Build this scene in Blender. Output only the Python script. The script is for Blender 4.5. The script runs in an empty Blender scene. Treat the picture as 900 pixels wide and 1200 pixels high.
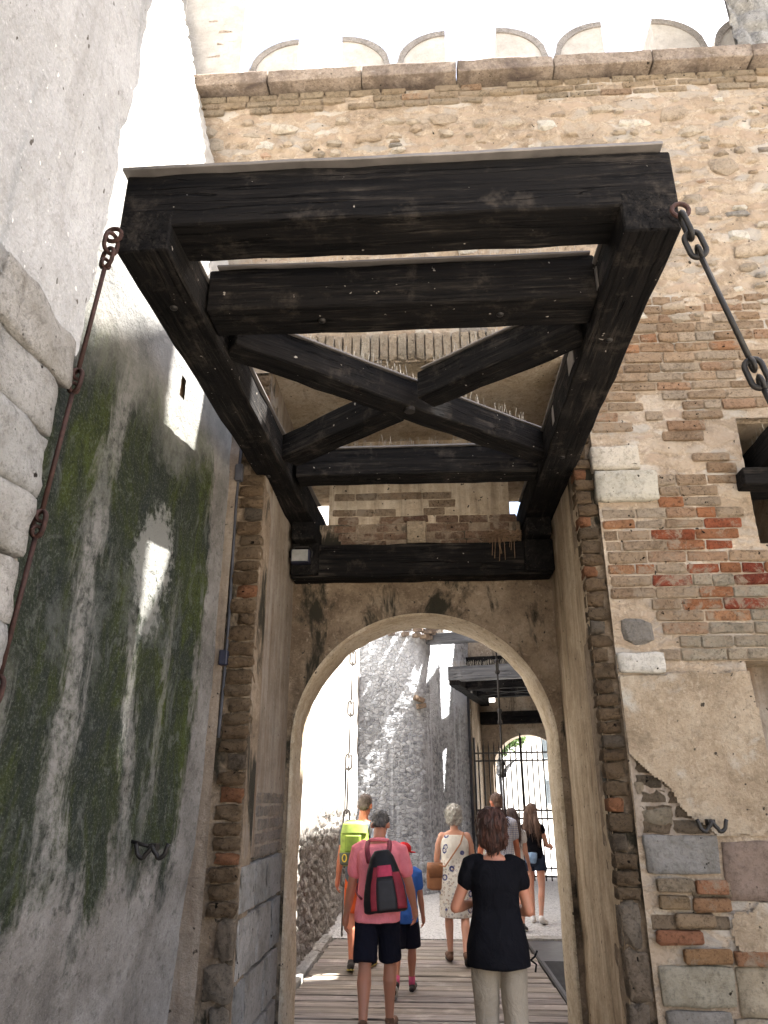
import bpy, bmesh, math, random
import numpy as np
from mathutils import Vector, Matrix
from math import radians as R, sin, cos, pi, sqrt

S = bpy.context.scene
COL = S.collection
rng = random.Random(7)

# ------------------------------------------------------------------ camera, sky, sun, exposure
cam = bpy.data.cameras.new("camera"); camo = bpy.data.objects.new("camera", cam); COL.objects.link(camo)
cam.sensor_fit = 'VERTICAL'; cam.sensor_height = 36; cam.lens = 25.8
cam.clip_start = 0.05; cam.clip_end = 2000
camo.location = (0, 0, 1.62); camo.rotation_euler = (R(90 + 21.5), 0, R(3.41))
S.camera = camo
SUN = Vector((0.52, 0.135, 1.0)).normalized()
EL = math.asin(SUN.z); AZ = math.atan2(SUN.x, SUN.y)
W = bpy.data.worlds.new("World"); S.world = W; W.use_nodes = True
wn = W.node_tree; bg = wn.nodes["Background"]
sk = wn.nodes.new("ShaderNodeTexSky"); sk.sky_type = 'NISHITA'; sk.sun_disc = False
sk.sun_elevation = EL; sk.sun_rotation = AZ; sk.air_density = 1.0; sk.dust_density = 4.0; sk.ozone_density = 0.6
wn.links.new(sk.outputs[0], bg.inputs[0]); bg.inputs[1].default_value = 0.06
sl = bpy.data.lights.new("sun", 'SUN'); sl.energy = 5.0; sl.angle = R(0.5); sl.color = (1, 0.955, 0.89)
so = bpy.data.objects.new("sun", sl); COL.objects.link(so)
so.rotation_euler = (-SUN).to_track_quat('-Z', 'Y').to_euler()
so.location = (8, 3, 20)
S.view_settings.view_transform = 'Standard'; S.view_settings.look = 'None'
S.view_settings.gamma = 1; S.view_settings.exposure = 3.2
S.render.engine = 'CYCLES'
S.cycles.max_bounces = 8; S.cycles.diffuse_bounces = 5; S.cycles.use_denoising = True

# ------------------------------------------------------------------ helpers
def h3(ix, iy, iz, seed):
    n = (ix.astype(np.int64) * 374761393 + iy.astype(np.int64) * 668265263 + iz.astype(np.int64) * 2147483647 + seed * 974634777)
    n = (n ^ (n >> 13)) * 1274126177
    n = n ^ (n >> 16)
    return (n & 0xFFFFFF) / float(0xFFFFFF)
def vnoise(p, seed=0):
    i = np.floor(p).astype(np.int64); f = p - i; f = f * f * (3 - 2 * f)
    r = 0
    for dx in (0, 1):
        wx = f[:, 0] if dx else 1 - f[:, 0]
        for dy in (0, 1):
            wy = f[:, 1] if dy else 1 - f[:, 1]
            for dz in (0, 1):
                wz = f[:, 2] if dz else 1 - f[:, 2]
                r = r + wx * wy * wz * h3(i[:, 0] + dx, i[:, 1] + dy, i[:, 2] + dz, seed)
    return r
def fbm(p, sc=1.0, octv=4, seed=0, g=0.5):
    p = np.asarray(p, float) * sc; a = 1.0; t = 0; s = 0
    for o in range(octv):
        s = s + a * (vnoise(p, seed + o) - 0.5); t += a; a *= g; p = p * 2.03 + 11.3
    return s / t * 2
def worley(u, v, seed=0):
    iu = np.floor(u).astype(np.int64); iv = np.floor(v).astype(np.int64)
    f1 = np.full(u.shape, 9.0); f2 = np.full(u.shape, 9.0)
    z = np.zeros_like(iu)
    for dx in (-1, 0, 1):
        for dy in (-1, 0, 1):
            cx = iu + dx + h3(iu + dx, iv + dy, z, seed); cy = iv + dy + h3(iu + dx, iv + dy, z + 1, seed)
            d = np.hypot(u - cx, v - cy)
            n1 = np.minimum(f1, d); f2 = np.minimum(f2, np.maximum(f1, d)); f1 = n1
    return f1, f2
def setp(o, label=None, cat=None, group=None, kind=None):
    if label: o['label'] = label
    if cat: o['category'] = cat
    if group: o['group'] = group
    if kind: o['kind'] = kind
    return o
def link(name, me, mat=None, parent=None, smooth=False):
    o = bpy.data.objects.new(name, me); COL.objects.link(o)
    if mat is not None and len(me.materials) == 0: me.materials.append(mat)
    if parent is not None: o.parent = parent
    if smooth: me.polygons.foreach_set('use_smooth', [True] * len(me.polygons))
    return o
def thing(name, label, cat, loc=(0, 0, 0), rz=0, group=None, kind=None):
    o = bpy.data.objects.new(name, None); COL.objects.link(o); o.empty_display_size = 0.1
    o.location = loc; o.rotation_euler = (0, 0, rz)
    return setp(o, label, cat, group, kind)
def from_bm(name, bm, mat=None, parent=None, smooth=False):
    bmesh.ops.recalc_face_normals(bm, faces=bm.faces)
    me = bpy.data.meshes.new(name); bm.to_mesh(me); bm.free()
    return link(name, me, mat, parent, smooth)
def box(bm, a, b, bev=0.0, M=None):
    r = bmesh.ops.create_cube(bm, size=1)
    vs = r['verts']
    for v in vs:
        v.co = Vector([(a[i] + b[i]) / 2 + v.co[i] * (b[i] - a[i]) for i in range(3)])
    if bev > 0:
        es = list({e for v in vs for e in v.link_edges})
        rr = bmesh.ops.bevel(bm, geom=es, offset=bev, segments=1, affect='EDGES', profile=0.5)
        vs = list({v for f in rr['faces'] for v in f.verts} | {v for v in vs if v.is_valid})
    if M is not None:
        for v in vs: v.co = M @ v.co
    return vs
def box_obj(name, a, b, mat, parent=None, bev=0.0):
    bm = bmesh.new(); box(bm, a, b, bev); return from_bm(name, bm, mat, parent)
def tube(bm, pts, rad, n=8, caps=True, flat=None):
    """tube along pts, rad scalar or list; rounded tips by shrinking end rings"""
    pts = [Vector(p) for p in pts]
    if not hasattr(rad, '__len__'): rad = [rad] * len(pts)
    rings = []; prev = None
    for i, p in enumerate(pts):
        t = (pts[min(i + 1, len(pts) - 1)] - pts[max(i - 1, 0)])
        if t.length < 1e-9: t = Vector((0, 0, 1))
        t.normalize()
        if prev is None:
            a = Vector((0, 0, 1)) if abs(t.z) < 0.9 else Vector((1, 0, 0))
            u = t.cross(a).normalized()
        else:
            u = (prev - t * prev.dot(t)).normalized()
        prev = u; w = t.cross(u)
        rings.append([bm.verts.new(p + (u * cos(2 * pi * k / n) + w * sin(2 * pi * k / n)) * rad[i]) for k in range(n)])
    for a, b in zip(rings, rings[1:]):
        for k in range(n): bm.faces.new((a[k], a[(k + 1) % n], b[(k + 1) % n], b[k]))
    if caps:
        bm.faces.new(rings[0][::-1]); bm.faces.new(rings[-1])
def limb(bm, pts, rad, n=12):
    """tube with hemispherical ends, for voxel union"""
    pts = [Vector(p) for p in pts]; rad = list(rad) if hasattr(rad, '__len__') else [rad] * len(pts)
    d0 = (pts[0] - pts[1]).normalized(); d1 = (pts[-1] - pts[-2]).normalized()
    A = [(pts[0] + d0 * rad[0] * sin(a), rad[0] * max(cos(a), .08)) for a in (1.5, 1.1, .6)]
    B = [(pts[-1] + d1 * rad[-1] * sin(a), rad[-1] * max(cos(a), .08)) for a in (.6, 1.1, 1.5)]
    P = A + list(zip(pts, rad)) + B
    tube(bm, [q[0] for q in P], [q[1] for q in P], n)
def ellip(bm, c, r, M=None, sub=3):
    g = bmesh.ops.create_icosphere(bm, subdivisions=sub, radius=1)
    for v in g['verts']:
        p = Vector((v.co.x * r[0], v.co.y * r[1], v.co.z * r[2]))
        if M is not None: p = M @ p
        v.co = p + Vector(c)
def loft(bm, secs, n=28, sq=2.3):
    """secs: (center, rx, ry); superellipse rings in xy"""
    rings = []
    for c, rx, ry in secs:
        ring = []
        for k in range(n):
            a = 2 * pi * k / n; ca, sa = cos(a), sin(a)
            ring.append(bm.verts.new((c[0] + rx * math.copysign(abs(ca) ** (2 / sq), ca), c[1] + ry * math.copysign(abs(sa) ** (2 / sq), sa), c[2])))
        rings.append(ring)
    for a, b in zip(rings, rings[1:]):
        for k in range(n): bm.faces.new((a[k], a[(k + 1) % n], b[(k + 1) % n], b[k]))
    bm.faces.new(rings[0][::-1]); bm.faces.new(rings[-1])
def voxel(name, bm, vox, mat, parent=None, smooth=6, disp=None, dec=None):
    bmesh.ops.recalc_face_normals(bm, faces=bm.faces)
    me = bpy.data.meshes.new("tmp"); bm.to_mesh(me); bm.free()
    o = bpy.data.objects.new("tmp", me); COL.objects.link(o)
    m = o.modifiers.new("r", 'REMESH'); m.mode = 'VOXEL'; m.voxel_size = vox
    m2 = o.modifiers.new("s", 'SMOOTH'); m2.factor = 0.5; m2.iterations = smooth
    if dec:
        m3 = o.modifiers.new("d", 'DECIMATE'); m3.ratio = dec
    dg = bpy.context.evaluated_depsgraph_get()
    me2 = bpy.data.meshes.new_from_object(o.evaluated_get(dg))
    bpy.data.objects.remove(o); bpy.data.meshes.remove(me)
    me2.materials.clear(); me2.name = name
    if disp is not None:
        n = len(me2.vertices); co = np.empty(n * 3); me2.vertices.foreach_get('co', co); co = co.reshape(-1, 3)
        nr = np.empty(n * 3); me2.vertices.foreach_get('normal', nr); nr = nr.reshape(-1, 3)
        co = co + nr * disp(co)[:, None]
        me2.vertices.foreach_set('co', co.ravel())
    return link(name, me2, mat, parent, True)
def sheet(name, o, u, v, us, vs, step, nrm, mat, parent=None, disp=None, keep=None, warp=None, smooth=True):
    """displaced grid from corner o spanning u*us, v*vs; disp(P,U,V) along nrm"""
    nu = max(2, int(us / step) + 1); nv = max(2, int(vs / step) + 1)
    U, V = np.meshgrid(np.linspace(0, us, nu), np.linspace(0, vs, nv)); U = U.ravel(); V = V.ravel()
    P = np.array(o)[None] + U[:, None] * np.array(u)[None] + V[:, None] * np.array(v)[None]
    if warp is not None: P = warp(P)
    if disp is not None: P = P + np.array(nrm)[None] * disp(P, U, V)[:, None]
    i = np.arange((nv - 1) * (nu - 1)); r = i // (nu - 1); c = i % (nu - 1)
    a = r * nu + c; F = np.stack([a, a + 1, a + 1 + nu, a + nu], 1)
    if keep is not None:
        uc = U[F].mean(1); vc = V[F].mean(1); F = F[keep(uc, vc)]
    used = np.unique(F); mp = -np.ones(len(P), int); mp[used] = np.arange(len(used))
    F = mp[F]; P = P[used]
    me = bpy.data.meshes.new(name); me.from_pydata(P.tolist(), [], F.tolist()); me.update()
    if len(F) and me.polygons[0].normal.dot(Vector(nrm)) < 0: me.flip_normals()
    return link(name, me, mat, parent, smooth)

# ------------------------------------------------------------------ materials
class NT:
    def __init__(s, name):
        s.m = bpy.data.materials.new(name); s.m.use_nodes = True; s.t = s.m.node_tree
        s.b = s.t.nodes["Principled BSDF"]; s._p = None
    def n(s, k): return s.t.nodes.new(k)
    def L(s, a, b):
        if hasattr(a, 'is_output') or isinstance(a, bpy.types.NodeSocket): s.t.links.new(a, b)
        else:
            if b.type == 'RGBA' and len(a) == 3: a = (*a, 1)
            b.default_value = a
    def pos(s, obj=False):
        if obj: return s.n("ShaderNodeTexCoord").outputs['Object']
        if s._p is None: s._p = s.n("ShaderNodeNewGeometry").outputs['Position']
        return s._p
    def vec(s, sc=(1, 1, 1), obj=False):
        q = s.n("ShaderNodeVectorMath"); q.operation = 'MULTIPLY'; s.t.links.new(s.pos(obj), q.inputs[0]); q.inputs[1].default_value = sc
        return q.outputs[0]
    def noise(s, scale, sc=(1, 1, 1), detail=5, rough=0.6, dist=0.0, obj=False):
        q = s.n("ShaderNodeTexNoise"); s.t.links.new(s.vec(sc, obj), q.inputs['Vector'])
        q.inputs['Scale'].default_value = scale; q.inputs['Detail'].default_value = detail; q.inputs['Roughness'].default_value = rough; q.inputs['Distortion'].default_value = dist
        return q.outputs['Fac']
    def voro(s, scale, sc=(1, 1, 1), feat='F1', obj=False, out='Distance', rnd=1.0):
        q = s.n("ShaderNodeTexVoronoi"); q.feature = feat; s.t.links.new(s.vec(sc, obj), q.inputs['Vector']); q.inputs['Scale'].default_value = scale
        q.inputs['Randomness'].default_value = rnd
        return q.outputs[out]
    def axis(s, k, obj=False):
        q = s.n("ShaderNodeSeparateXYZ"); s.t.links.new(s.pos(obj), q.inputs[0]); return q.outputs[k]
    def ramp(s, f, stops, interp='LINEAR'):
        q = s.n("ShaderNodeValToRGB"); s.t.links.new(f, q.inputs[0]); q.color_ramp.interpolation = interp
        e = q.color_ramp.elements
        while len(e) < len(stops): e.new(0.5)
        for el, (p, c) in zip(e, stops):
            el.position = p; el.color = (c, c, c, 1) if not hasattr(c, '__len__') else (*c, 1)
        return q.outputs[0]
    def mrange(s, f, a, b, c=0.0, d=1.0):
        q = s.n("ShaderNodeMapRange"); s.t.links.new(f, q.inputs[0])
        for k, v in zip((1, 2, 3, 4), (a, b, c, d)): q.inputs[k].default_value = v
        return q.outputs[0]
    def mix(s, f, a, b, blend='MIX'):
        q = s.n("ShaderNodeMix"); q.data_type = 'RGBA'; q.blend_type = blend
        s.L(f, q.inputs[0]); s.L(a, q.inputs[6]); s.L(b, q.inputs[7]); return q.outputs[2]
    def math(s, op, a, b=0.0, clamp=False):
        q = s.n("ShaderNodeMath"); q.operation = op; q.use_clamp = clamp; s.L(a, q.inputs[0]); s.L(b, q.inputs[1]); return q.outputs[0]
    def bump(s, h, st=0.5, d=0.01):
        q = s.n("ShaderNodeBump"); s.t.links.new(h, q.inputs['Height']); q.inputs['Strength'].default_value = st; q.inputs['Distance'].default_value = d
        if s.b.inputs['Normal'].is_linked: s.t.links.new(s.b.inputs['Normal'].links[0].from_socket, q.inputs['Normal'])
        s.t.links.new(q.outputs[0], s.b.inputs['Normal'])
    def oinfo(s, out='Color'): return s.n("ShaderNodeObjectInfo").outputs[out]
    def done(s, col, rough=0.9, metal=0.0, spec=0.3):
        s.L(col, s.b.inputs['Base Color']); s.L(rough, s.b.inputs['Roughness'])
        s.b.inputs['Metallic'].default_value = metal; s.b.inputs['Specular IOR Level'].default_value = spec
        return s.m

def masonry(name, c1, c2, c3, sc=3.0, bump=0.5, pits=True, stain=None, tint=False, fine=60, smear=None, grit=1.0, streak=0.0, cells=0.0):
    t = NT(name)
    n1 = t.noise(sc, detail=7, rough=.7, dist=.25); n2 = t.noise(sc * 6, detail=6, rough=.75); n3 = t.noise(fine, detail=5, rough=.75); n4 = t.noise(17, detail=6, rough=.7, dist=.5)
    col = t.ramp(n1, [(.34, c1), (.5, c2), (.66, c3)])
    dk = tuple(c * .42 for c in c1); lt = tuple(min(.85, c * 1.22 + .04) for c in c3)
    col = t.mix(t.mrange(n2, .50, .68, 0, .6 * grit), col, dk)
    col = t.mix(t.mrange(n4, .56, .70, 0, .65 * grit), col, lt)
    col = t.mix(t.mrange(n3, .54, .70, 0, .55 * grit), col, dk)
    col = t.mix(t.mrange(n3, .46, .34, 0, .35 * grit), col, lt)
    if cells:
        dv = t.n("ShaderNodeVectorMath"); dv.operation = 'MULTIPLY_ADD'; nz = t.n("ShaderNodeTexNoise"); t.t.links.new(t.pos(), nz.inputs['Vector']); nz.inputs['Scale'].default_value = 5; nz.inputs['Detail'].default_value = 4
        t.t.links.new(nz.outputs['Color'], dv.inputs[0]); dv.inputs[1].default_value = (.22, .0, .16); t.t.links.new(t.pos(), dv.inputs[2])
        sc2 = t.n("ShaderNodeVectorMath"); sc2.operation = 'MULTIPLY'; t.t.links.new(dv.outputs[0], sc2.inputs[0]); sc2.inputs[1].default_value = (4.2, 1.0, 10.0)
        vo = t.n("ShaderNodeTexVoronoi"); t.t.links.new(sc2.outputs[0], vo.inputs['Vector']); vo.inputs['Scale'].default_value = 1.0
        ve = t.n("ShaderNodeTexVoronoi"); ve.feature = 'DISTANCE_TO_EDGE'; t.t.links.new(sc2.outputs[0], ve.inputs['Vector']); ve.inputs['Scale'].default_value = 1.0
        sp = t.n("ShaderNodeSeparateColor"); t.t.links.new(vo.outputs['Color'], sp.inputs[0])
        cc = t.ramp(sp.outputs[0], [(0, c1), (.3, (.40, .30, .22)), (.55, c2), (.8, (.36, .33, .29)), (1, (.56, .51, .44))])
        msk = t.math('MULTIPLY', t.mrange(ve.outputs['Distance'], .05, .14, 0, cells), t.mrange(n1, .38, .52))
        col = t.mix(msk, col, cc); t.bump(t.mrange(ve.outputs['Distance'], 0, .18), .6, .02)
    if streak:
        st = t.noise(1.0, sc=(9, 9, .7), detail=5, rough=.65, dist=.3)
        col = t.mix(t.mrange(st, .52, .66, 0, streak), col, dk); col = t.mix(t.mrange(st, .47, .36, 0, streak), col, lt)
    if stain is not None:
        scol, sv, lo, hi = stain
        st = t.noise(1.0, sc=sv, detail=6, rough=.68, dist=.4)
        col = t.mix(t.mrange(st, lo, hi), col, scol)
    if pits:
        v = t.noise(23, detail=2, rough=.5)
        col = t.mix(t.mrange(v, .70, .74), col, (.05, .04, .03))
    if tint:
        col = t.mix(1.0, col, t.oinfo(), 'MULTIPLY')
    if smear is not None:
        sn = t.noise(9, detail=6, rough=.75, dist=.6); big = t.noise(1.5, detail=3)
        k = t.mrange(t.math('ADD', sn, t.math('MULTIPLY', big, .5)), .77, .88, 0, .85)
        col = t.mix(k, col, smear)
    t.bump(n2, min(1, bump * 1.3), .03); t.bump(n3, min(1, bump * 1.2), .010); t.bump(n4, min(1, bump), .02)
    return t.done(col, spec=.15)

M = {}
# facade mortar / rubble ground : world-height dependent tones
M['mortar'] = masonry('beige_mortar', (.31, .235, .165), (.44, .345, .25), (.52, .43, .335), 2.2, .8, stain=((.33, .31, .285), (1.2, 1.2, 2.5), .56, .75), cells=.75)
M['brick'] = masonry('old_brick', (.62, .60, .57), (.92, .9, .88), (1.0, 1, 1), 5.0, .8, pits=True, tint=True, smear=(.44, .345, .25), grit=1.15)
M['brick_bare'] = masonry('bare_old_brick', (.55, .53, .50), (.92, .9, .88), (1.0, 1, 1), 5.0, .9, pits=True, tint=True)
M['stone'] = masonry('field_stone', (.6, .58, .55), (.9, .9, .88), (1.0, 1, 1), 6.0, .7, pits=False, tint=True)
M['block'] = masonry('limestone_block', (.62, .60, .56), (.88, .88, .87), (1, 1, 1), 4.0, .8, tint=True)
M['coping'] = masonry('coping_stone', (.20, .155, .115), (.32, .255, .20), (.42, .35, .29), 4.0, .8, stain=((.13, .10, .085), (3, 3, 3), .5, .7))
M['merlon'] = masonry('glare_pale_render', (.44, .41, .37), (.52, .49, .45), (.60, .58, .54), 4.0, .6, pits=False, grit=.35)  # paled to carry veiling glare against the sky in the colour
M['rim'] = masonry('grey_brick_rim', (.22, .20, .185), (.30, .28, .26), (.36, .335, .31), 5.0, .5, pits=False)
M['plaster'] = masonry('beige_plaster', (.225, .17, .115), (.32, .25, .175), (.38, .315, .235), 2.4, .6, stain=((.39, .355, .30), (2.4, 2.4, 2.6), .55, .68), grit=.75)
M['reveal'] = masonry('smooth_beige_render', (.27, .20, .13), (.41, .32, .22), (.50, .41, .30), 2.2, .5, stain=((.17, .105, .06), (4, 7, 1.0), .57, .74), grit=.5, streak=.45)
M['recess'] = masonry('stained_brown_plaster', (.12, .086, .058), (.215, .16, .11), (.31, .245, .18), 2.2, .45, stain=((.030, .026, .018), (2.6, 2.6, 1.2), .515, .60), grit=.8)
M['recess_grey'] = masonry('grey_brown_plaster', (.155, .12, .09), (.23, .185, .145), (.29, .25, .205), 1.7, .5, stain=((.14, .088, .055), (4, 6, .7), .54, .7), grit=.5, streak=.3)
M['soffit'] = masonry('soffit_painted_lit', (.34, .27, .18), (.45, .37, .27), (.5, .43, .34), 3.0, .4)  # paler to carry light on arch soffit and recess ceiling in the colour
M['keep'] = masonry('grey_tower_stone', (.20, .19, .175), (.32, .31, .29), (.42, .41, .39), 2.0, .9, stain=((.12, .115, .105), (2, 2, .6), .52, .7))
M['pale_wall'] = masonry('white_lime_wall', (.40, .385, .36), (.50, .485, .46), (.58, .565, .54), 1.3, .6, grit=.3, stain=((.45, .42, .38), (1, 1.3, 1), .62, .74))
M['rough_low'] = masonry('exposed_rubble', (.22, .195, .17), (.42, .395, .365), (.60, .57, .54), 9.0, 1.0, stain=((.14, .075, .045), (5, 5, 5), .58, .70))
M['gate2'] = masonry('far_brown_plaster', (.22, .17, .125), (.33, .27, .205), (.42, .36, .285), 2.0, .4, stain=((.09, .07, .05), (4, 4, .6), .55, .7))
M['kerb'] = masonry('pale_kerb_stone', (.42, .40, .36), (.52, .5, .47), (.6, .58, .55), 4.0, .4)

def near_wall_mat():
    t = NT('grey_cement_render')
    n1 = t.noise(1.1, sc=(1, 1.0, .55), detail=6, rough=.62); n2 = t.noise(14, detail=6, rough=.7); n3 = t.noise(85, detail=4, rough=.75)
    col = t.ramp(n1, [(.3, (.235, .23, .225)), (.5, (.32, .318, .315)), (.7, (.395, .392, .388))])
    s1 = t.noise(1.6, sc=(1, 2.2, .35), detail=6, rough=.65, dist=.3)
    col = t.mix(t.mrange(s1, .57, .68, 0, .65), col, (.15, .165, .172))
    col = t.mix(t.mrange(n2, .50, .66, 0, .35), col, (.15, .14, .13)); col = t.mix(t.mrange(n3, .54, .70, 0, .4), col, (.14, .13, .12)); col = t.mix(t.mrange(n3, .45, .34, 0, .4), col, (.52, .51, .49))
    s2 = t.noise(1.0, sc=(1, 5, .5), detail=6, rough=.7, dist=.4); col = t.mix(t.mrange(s2, .55, .68, 0, .4), col, (.19, .18, .17))
    p = t.noise(31, sc=(1, 1, .6), detail=2, rough=.5)
    col = t.mix(t.mrange(p, .71, .74), col, (.07, .06, .05))
    p2 = t.noise(43, sc=(1, 1, .7), detail=2, rough=.5)
    col = t.mix(t.mrange(p2, .72, .75), col, (.6, .58, .55))
    t.bump(n2, .8, .02); t.bump(n3, .6, .006)
    return t.done(col)
M['near'] = near_wall_mat()
def moss_mat():
    t = NT('mossy_render')
    z = t.axis(2); y = t.axis(1)
    g = t.noise(2.0, detail=7, rough=.7, dist=.3); f = t.noise(18, detail=6, rough=.75); ff = t.noise(75, detail=5, rough=.75); blot = t.noise(1.8, detail=7, rough=.72, dist=.4)
    plaster = t.ramp(g, [(.34, (.12, .11, .10)), (.5, (.205, .19, .175)), (.66, (.29, .275, .26))])
    plaster = t.mix(t.mrange(f, .52, .68, 0, .6), plaster, (.05, .044, .039)); plaster = t.mix(t.mrange(ff, .54, .7, 0, .4), plaster, (.05, .045, .04)); plaster = t.mix(t.mrange(ff, .45, .33, 0, .4), plaster, (.36, .35, .33))
    s1 = t.noise(1.0, sc=(1, 2.8, .55), detail=5, rough=.62, dist=.4)
    s2 = t.noise(1.0, sc=(1, 8, 2.2), detail=6, rough=.75, dist=.6)
    zone = t.ramp(t.mrange(z, 0.0, 6.0), [(.08, .15), (.16, .34), (.24, .66), (.38, .86), (.54, .84), (.62, .74), (.72, .3)])
    a = t.math('ADD', t.math('MULTIPLY', s1, .85), t.math('MULTIPLY', s2, .40)); a = t.math('ADD', a, t.math('MULTIPLY', blot, .75)); a = t.math('ADD', a, zone)
    wob = t.math('MULTIPLY', t.math('SUBTRACT', s2, .5), .5)
    a = t.math('SUBTRACT', a, t.mrange(t.math('ADD', y, wob), 4.45, 4.80, 0, .8))
    a = t.math('ADD', a, t.math('MULTIPLY', t.math('SUBTRACT', f, .5), .35)); mask = t.mrange(a, 1.44, 1.62)
    hue = t.noise(1.6, sc=(1, 1.8, .8), detail=8, rough=.75, dist=.6)
    moss = t.ramp(hue, [(.36, (.024, .029, .027)), (.48, (.028, .034, .022)), (.57, (.038, .048, .015)), (.68, (.058, .074, .016))])
    moss = t.mix(t.mrange(f, .52, .70, 0, .8), moss, (.008, .010, .008))
    moss = t.mix(t.mrange(ff, .53, .68, 0, .75), moss, (.12, .13, .11)); moss = t.mix(t.mrange(ff, .46, .34, 0, .6), moss, (.006, .008, .006))
    mid = t.noise(6.5, sc=(1, 1, .7), detail=7, rough=.75, dist=.8); moss = t.mix(t.mrange(mid, .55, .66, 0, .6), moss, (.13, .135, .125))
    moss = t.mix(t.mrange(blot, .56, .66, 0, .55), moss, (.115, .12, .112))
    col = t.mix(mask, plaster, moss)
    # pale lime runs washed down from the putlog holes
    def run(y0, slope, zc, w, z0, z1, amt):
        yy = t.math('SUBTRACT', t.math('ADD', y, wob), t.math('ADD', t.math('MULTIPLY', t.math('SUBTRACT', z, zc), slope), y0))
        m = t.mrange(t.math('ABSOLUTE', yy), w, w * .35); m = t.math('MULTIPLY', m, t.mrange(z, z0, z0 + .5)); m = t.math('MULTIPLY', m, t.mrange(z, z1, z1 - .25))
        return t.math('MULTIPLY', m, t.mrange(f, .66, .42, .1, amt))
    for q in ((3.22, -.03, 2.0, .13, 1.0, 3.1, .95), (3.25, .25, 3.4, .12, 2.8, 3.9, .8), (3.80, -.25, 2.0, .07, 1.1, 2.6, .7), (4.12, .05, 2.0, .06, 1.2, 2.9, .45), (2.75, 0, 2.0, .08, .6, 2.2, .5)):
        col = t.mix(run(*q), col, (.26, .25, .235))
    # pale blotch painted in so the sun patch falling here turns white
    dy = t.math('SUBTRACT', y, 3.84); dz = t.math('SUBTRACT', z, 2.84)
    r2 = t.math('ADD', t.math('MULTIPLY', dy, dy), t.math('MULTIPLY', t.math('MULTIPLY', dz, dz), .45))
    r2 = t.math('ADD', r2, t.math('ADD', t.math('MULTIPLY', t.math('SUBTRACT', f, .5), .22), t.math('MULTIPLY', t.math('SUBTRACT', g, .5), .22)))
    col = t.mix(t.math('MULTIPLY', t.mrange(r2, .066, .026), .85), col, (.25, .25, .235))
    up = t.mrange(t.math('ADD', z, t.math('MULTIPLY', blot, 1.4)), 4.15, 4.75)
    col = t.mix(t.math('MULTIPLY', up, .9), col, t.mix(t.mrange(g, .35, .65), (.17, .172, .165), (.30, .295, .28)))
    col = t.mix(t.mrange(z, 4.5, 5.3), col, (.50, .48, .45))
    t.bump(f, .9, .03); t.bump(ff, .7, .008); t.bump(blot, .4, .05)
    return t.done(col, spec=.15)
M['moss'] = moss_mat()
def wood_mat(name, c1, c2, axis_sc, tint=False, rough=.62, spec=.35, worn=None):
    t = NT(name)
    g = t.noise(1.0, sc=axis_sc, detail=6, rough=.7, dist=.4, obj=True); n = t.noise(3, detail=5, rough=.6); f = t.noise(70, detail=3)
    col = t.ramp(g, [(.35, c1), (.6, c2)])
    col = t.mix(t.mrange(n, .55, .75, 0, .6), col, tuple(min(1, c * 1.9 + .004) for c in c2))
    ck = t.noise(1.0, sc=tuple(k * (.35 if k < 5 else .8) for k in axis_sc), detail=3, rough=.5, dist=.8, obj=True)
    crack = t.mrange(t.math('ABSOLUTE', t.math('SUBTRACT', ck, .5)), .0, .012, 1, 0)
    col = t.mix(crack, col, tuple(c * .25 for c in c1))
    if worn:
        w = t.noise(5, detail=6, rough=.75); col = t.mix(t.mrange(w, .55, .68, 0, .75), col, worn)
        w2 = t.noise(1.0, sc=tuple(k * 1.6 for k in axis_sc), detail=6, rough=.8, dist=.3, obj=True); col = t.mix(t.math('MULTIPLY', t.mrange(w2, .52, .66, 0, .8), t.mrange(n, .40, .6)), col, tuple(c * 1.25 for c in worn))
    sp = t.noise(26, detail=2); col = t.mix(t.mrange(sp, .735, .76), col, (.30, .27, .24))
    if tint: col = t.mix(1.0, col, t.oinfo(), 'MULTIPLY')
    t.bump(g, .8, .02); t.bump(f, .3, .004); t.bump(crack, 1.0, -.012)
    return t.done(col, rough, spec=spec)
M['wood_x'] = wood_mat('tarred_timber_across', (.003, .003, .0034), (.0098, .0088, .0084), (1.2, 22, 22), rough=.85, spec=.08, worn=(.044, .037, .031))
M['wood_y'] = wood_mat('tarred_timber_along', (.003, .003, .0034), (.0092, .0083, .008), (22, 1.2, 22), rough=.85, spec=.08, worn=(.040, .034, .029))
M['wood_grey'] = wood_mat('grey_weathered_timber', (.05, .052, .06), (.11, .112, .12), (1.5, 20, 20))
M['plank'] = wood_mat('weathered_plank', (.25, .215, .19), (.39, .35, .315), (1.0, 30, 20), tint=True, rough=.8)
def plain(name, col, rough=.6, metal=0.0, spec=.4, var=.25, sc=12, obj=True, bump=0.0):
    t = NT(name); n = t.noise(sc, detail=4, rough=.6, obj=obj)
    c = t.mix(t.mrange(n, .3, .7), tuple(x * (1 - var) for x in col), tuple(min(1, x * (1 + var)) for x in col))
    if bump: t.bump(n, bump, .01)
    return t.done(c, rough, metal, spec)
M['iron'] = plain('dark_wrought_iron', (.014, .012, .011), .55, .3, .5, .5, 30, False)
M['rust'] = plain('rusty_iron', (.04, .017, .013), .75, .1, .4, .5, 40, False)
M['flash'] = plain('lead_flashing', (.16, .145, .135), .5, .2, .5, .3, 6, False)
M['spike'] = plain('steel_spike', (.42, .38, .32), .4, .5)
M['pipe'] = plain('grey_conduit', (.045, .045, .052), .8)
M['jbox'] = plain('navy_junction_box', (.015, .016, .03), .5)
M['glass'] = plain('floodlight_glass', (.24, .24, .23), .2, 0, .5)
M['grate'] = plain('dark_steel_grate', (.07, .072, .08), .5, .4)
M['twig'] = plain('dry_twigs', (.19, .12, .07), .9)
M['dark'] = plain('near_black_brown', (.012, .010, .009), .8)  # near-black tone for the bed under boardwalk and grating
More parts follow.
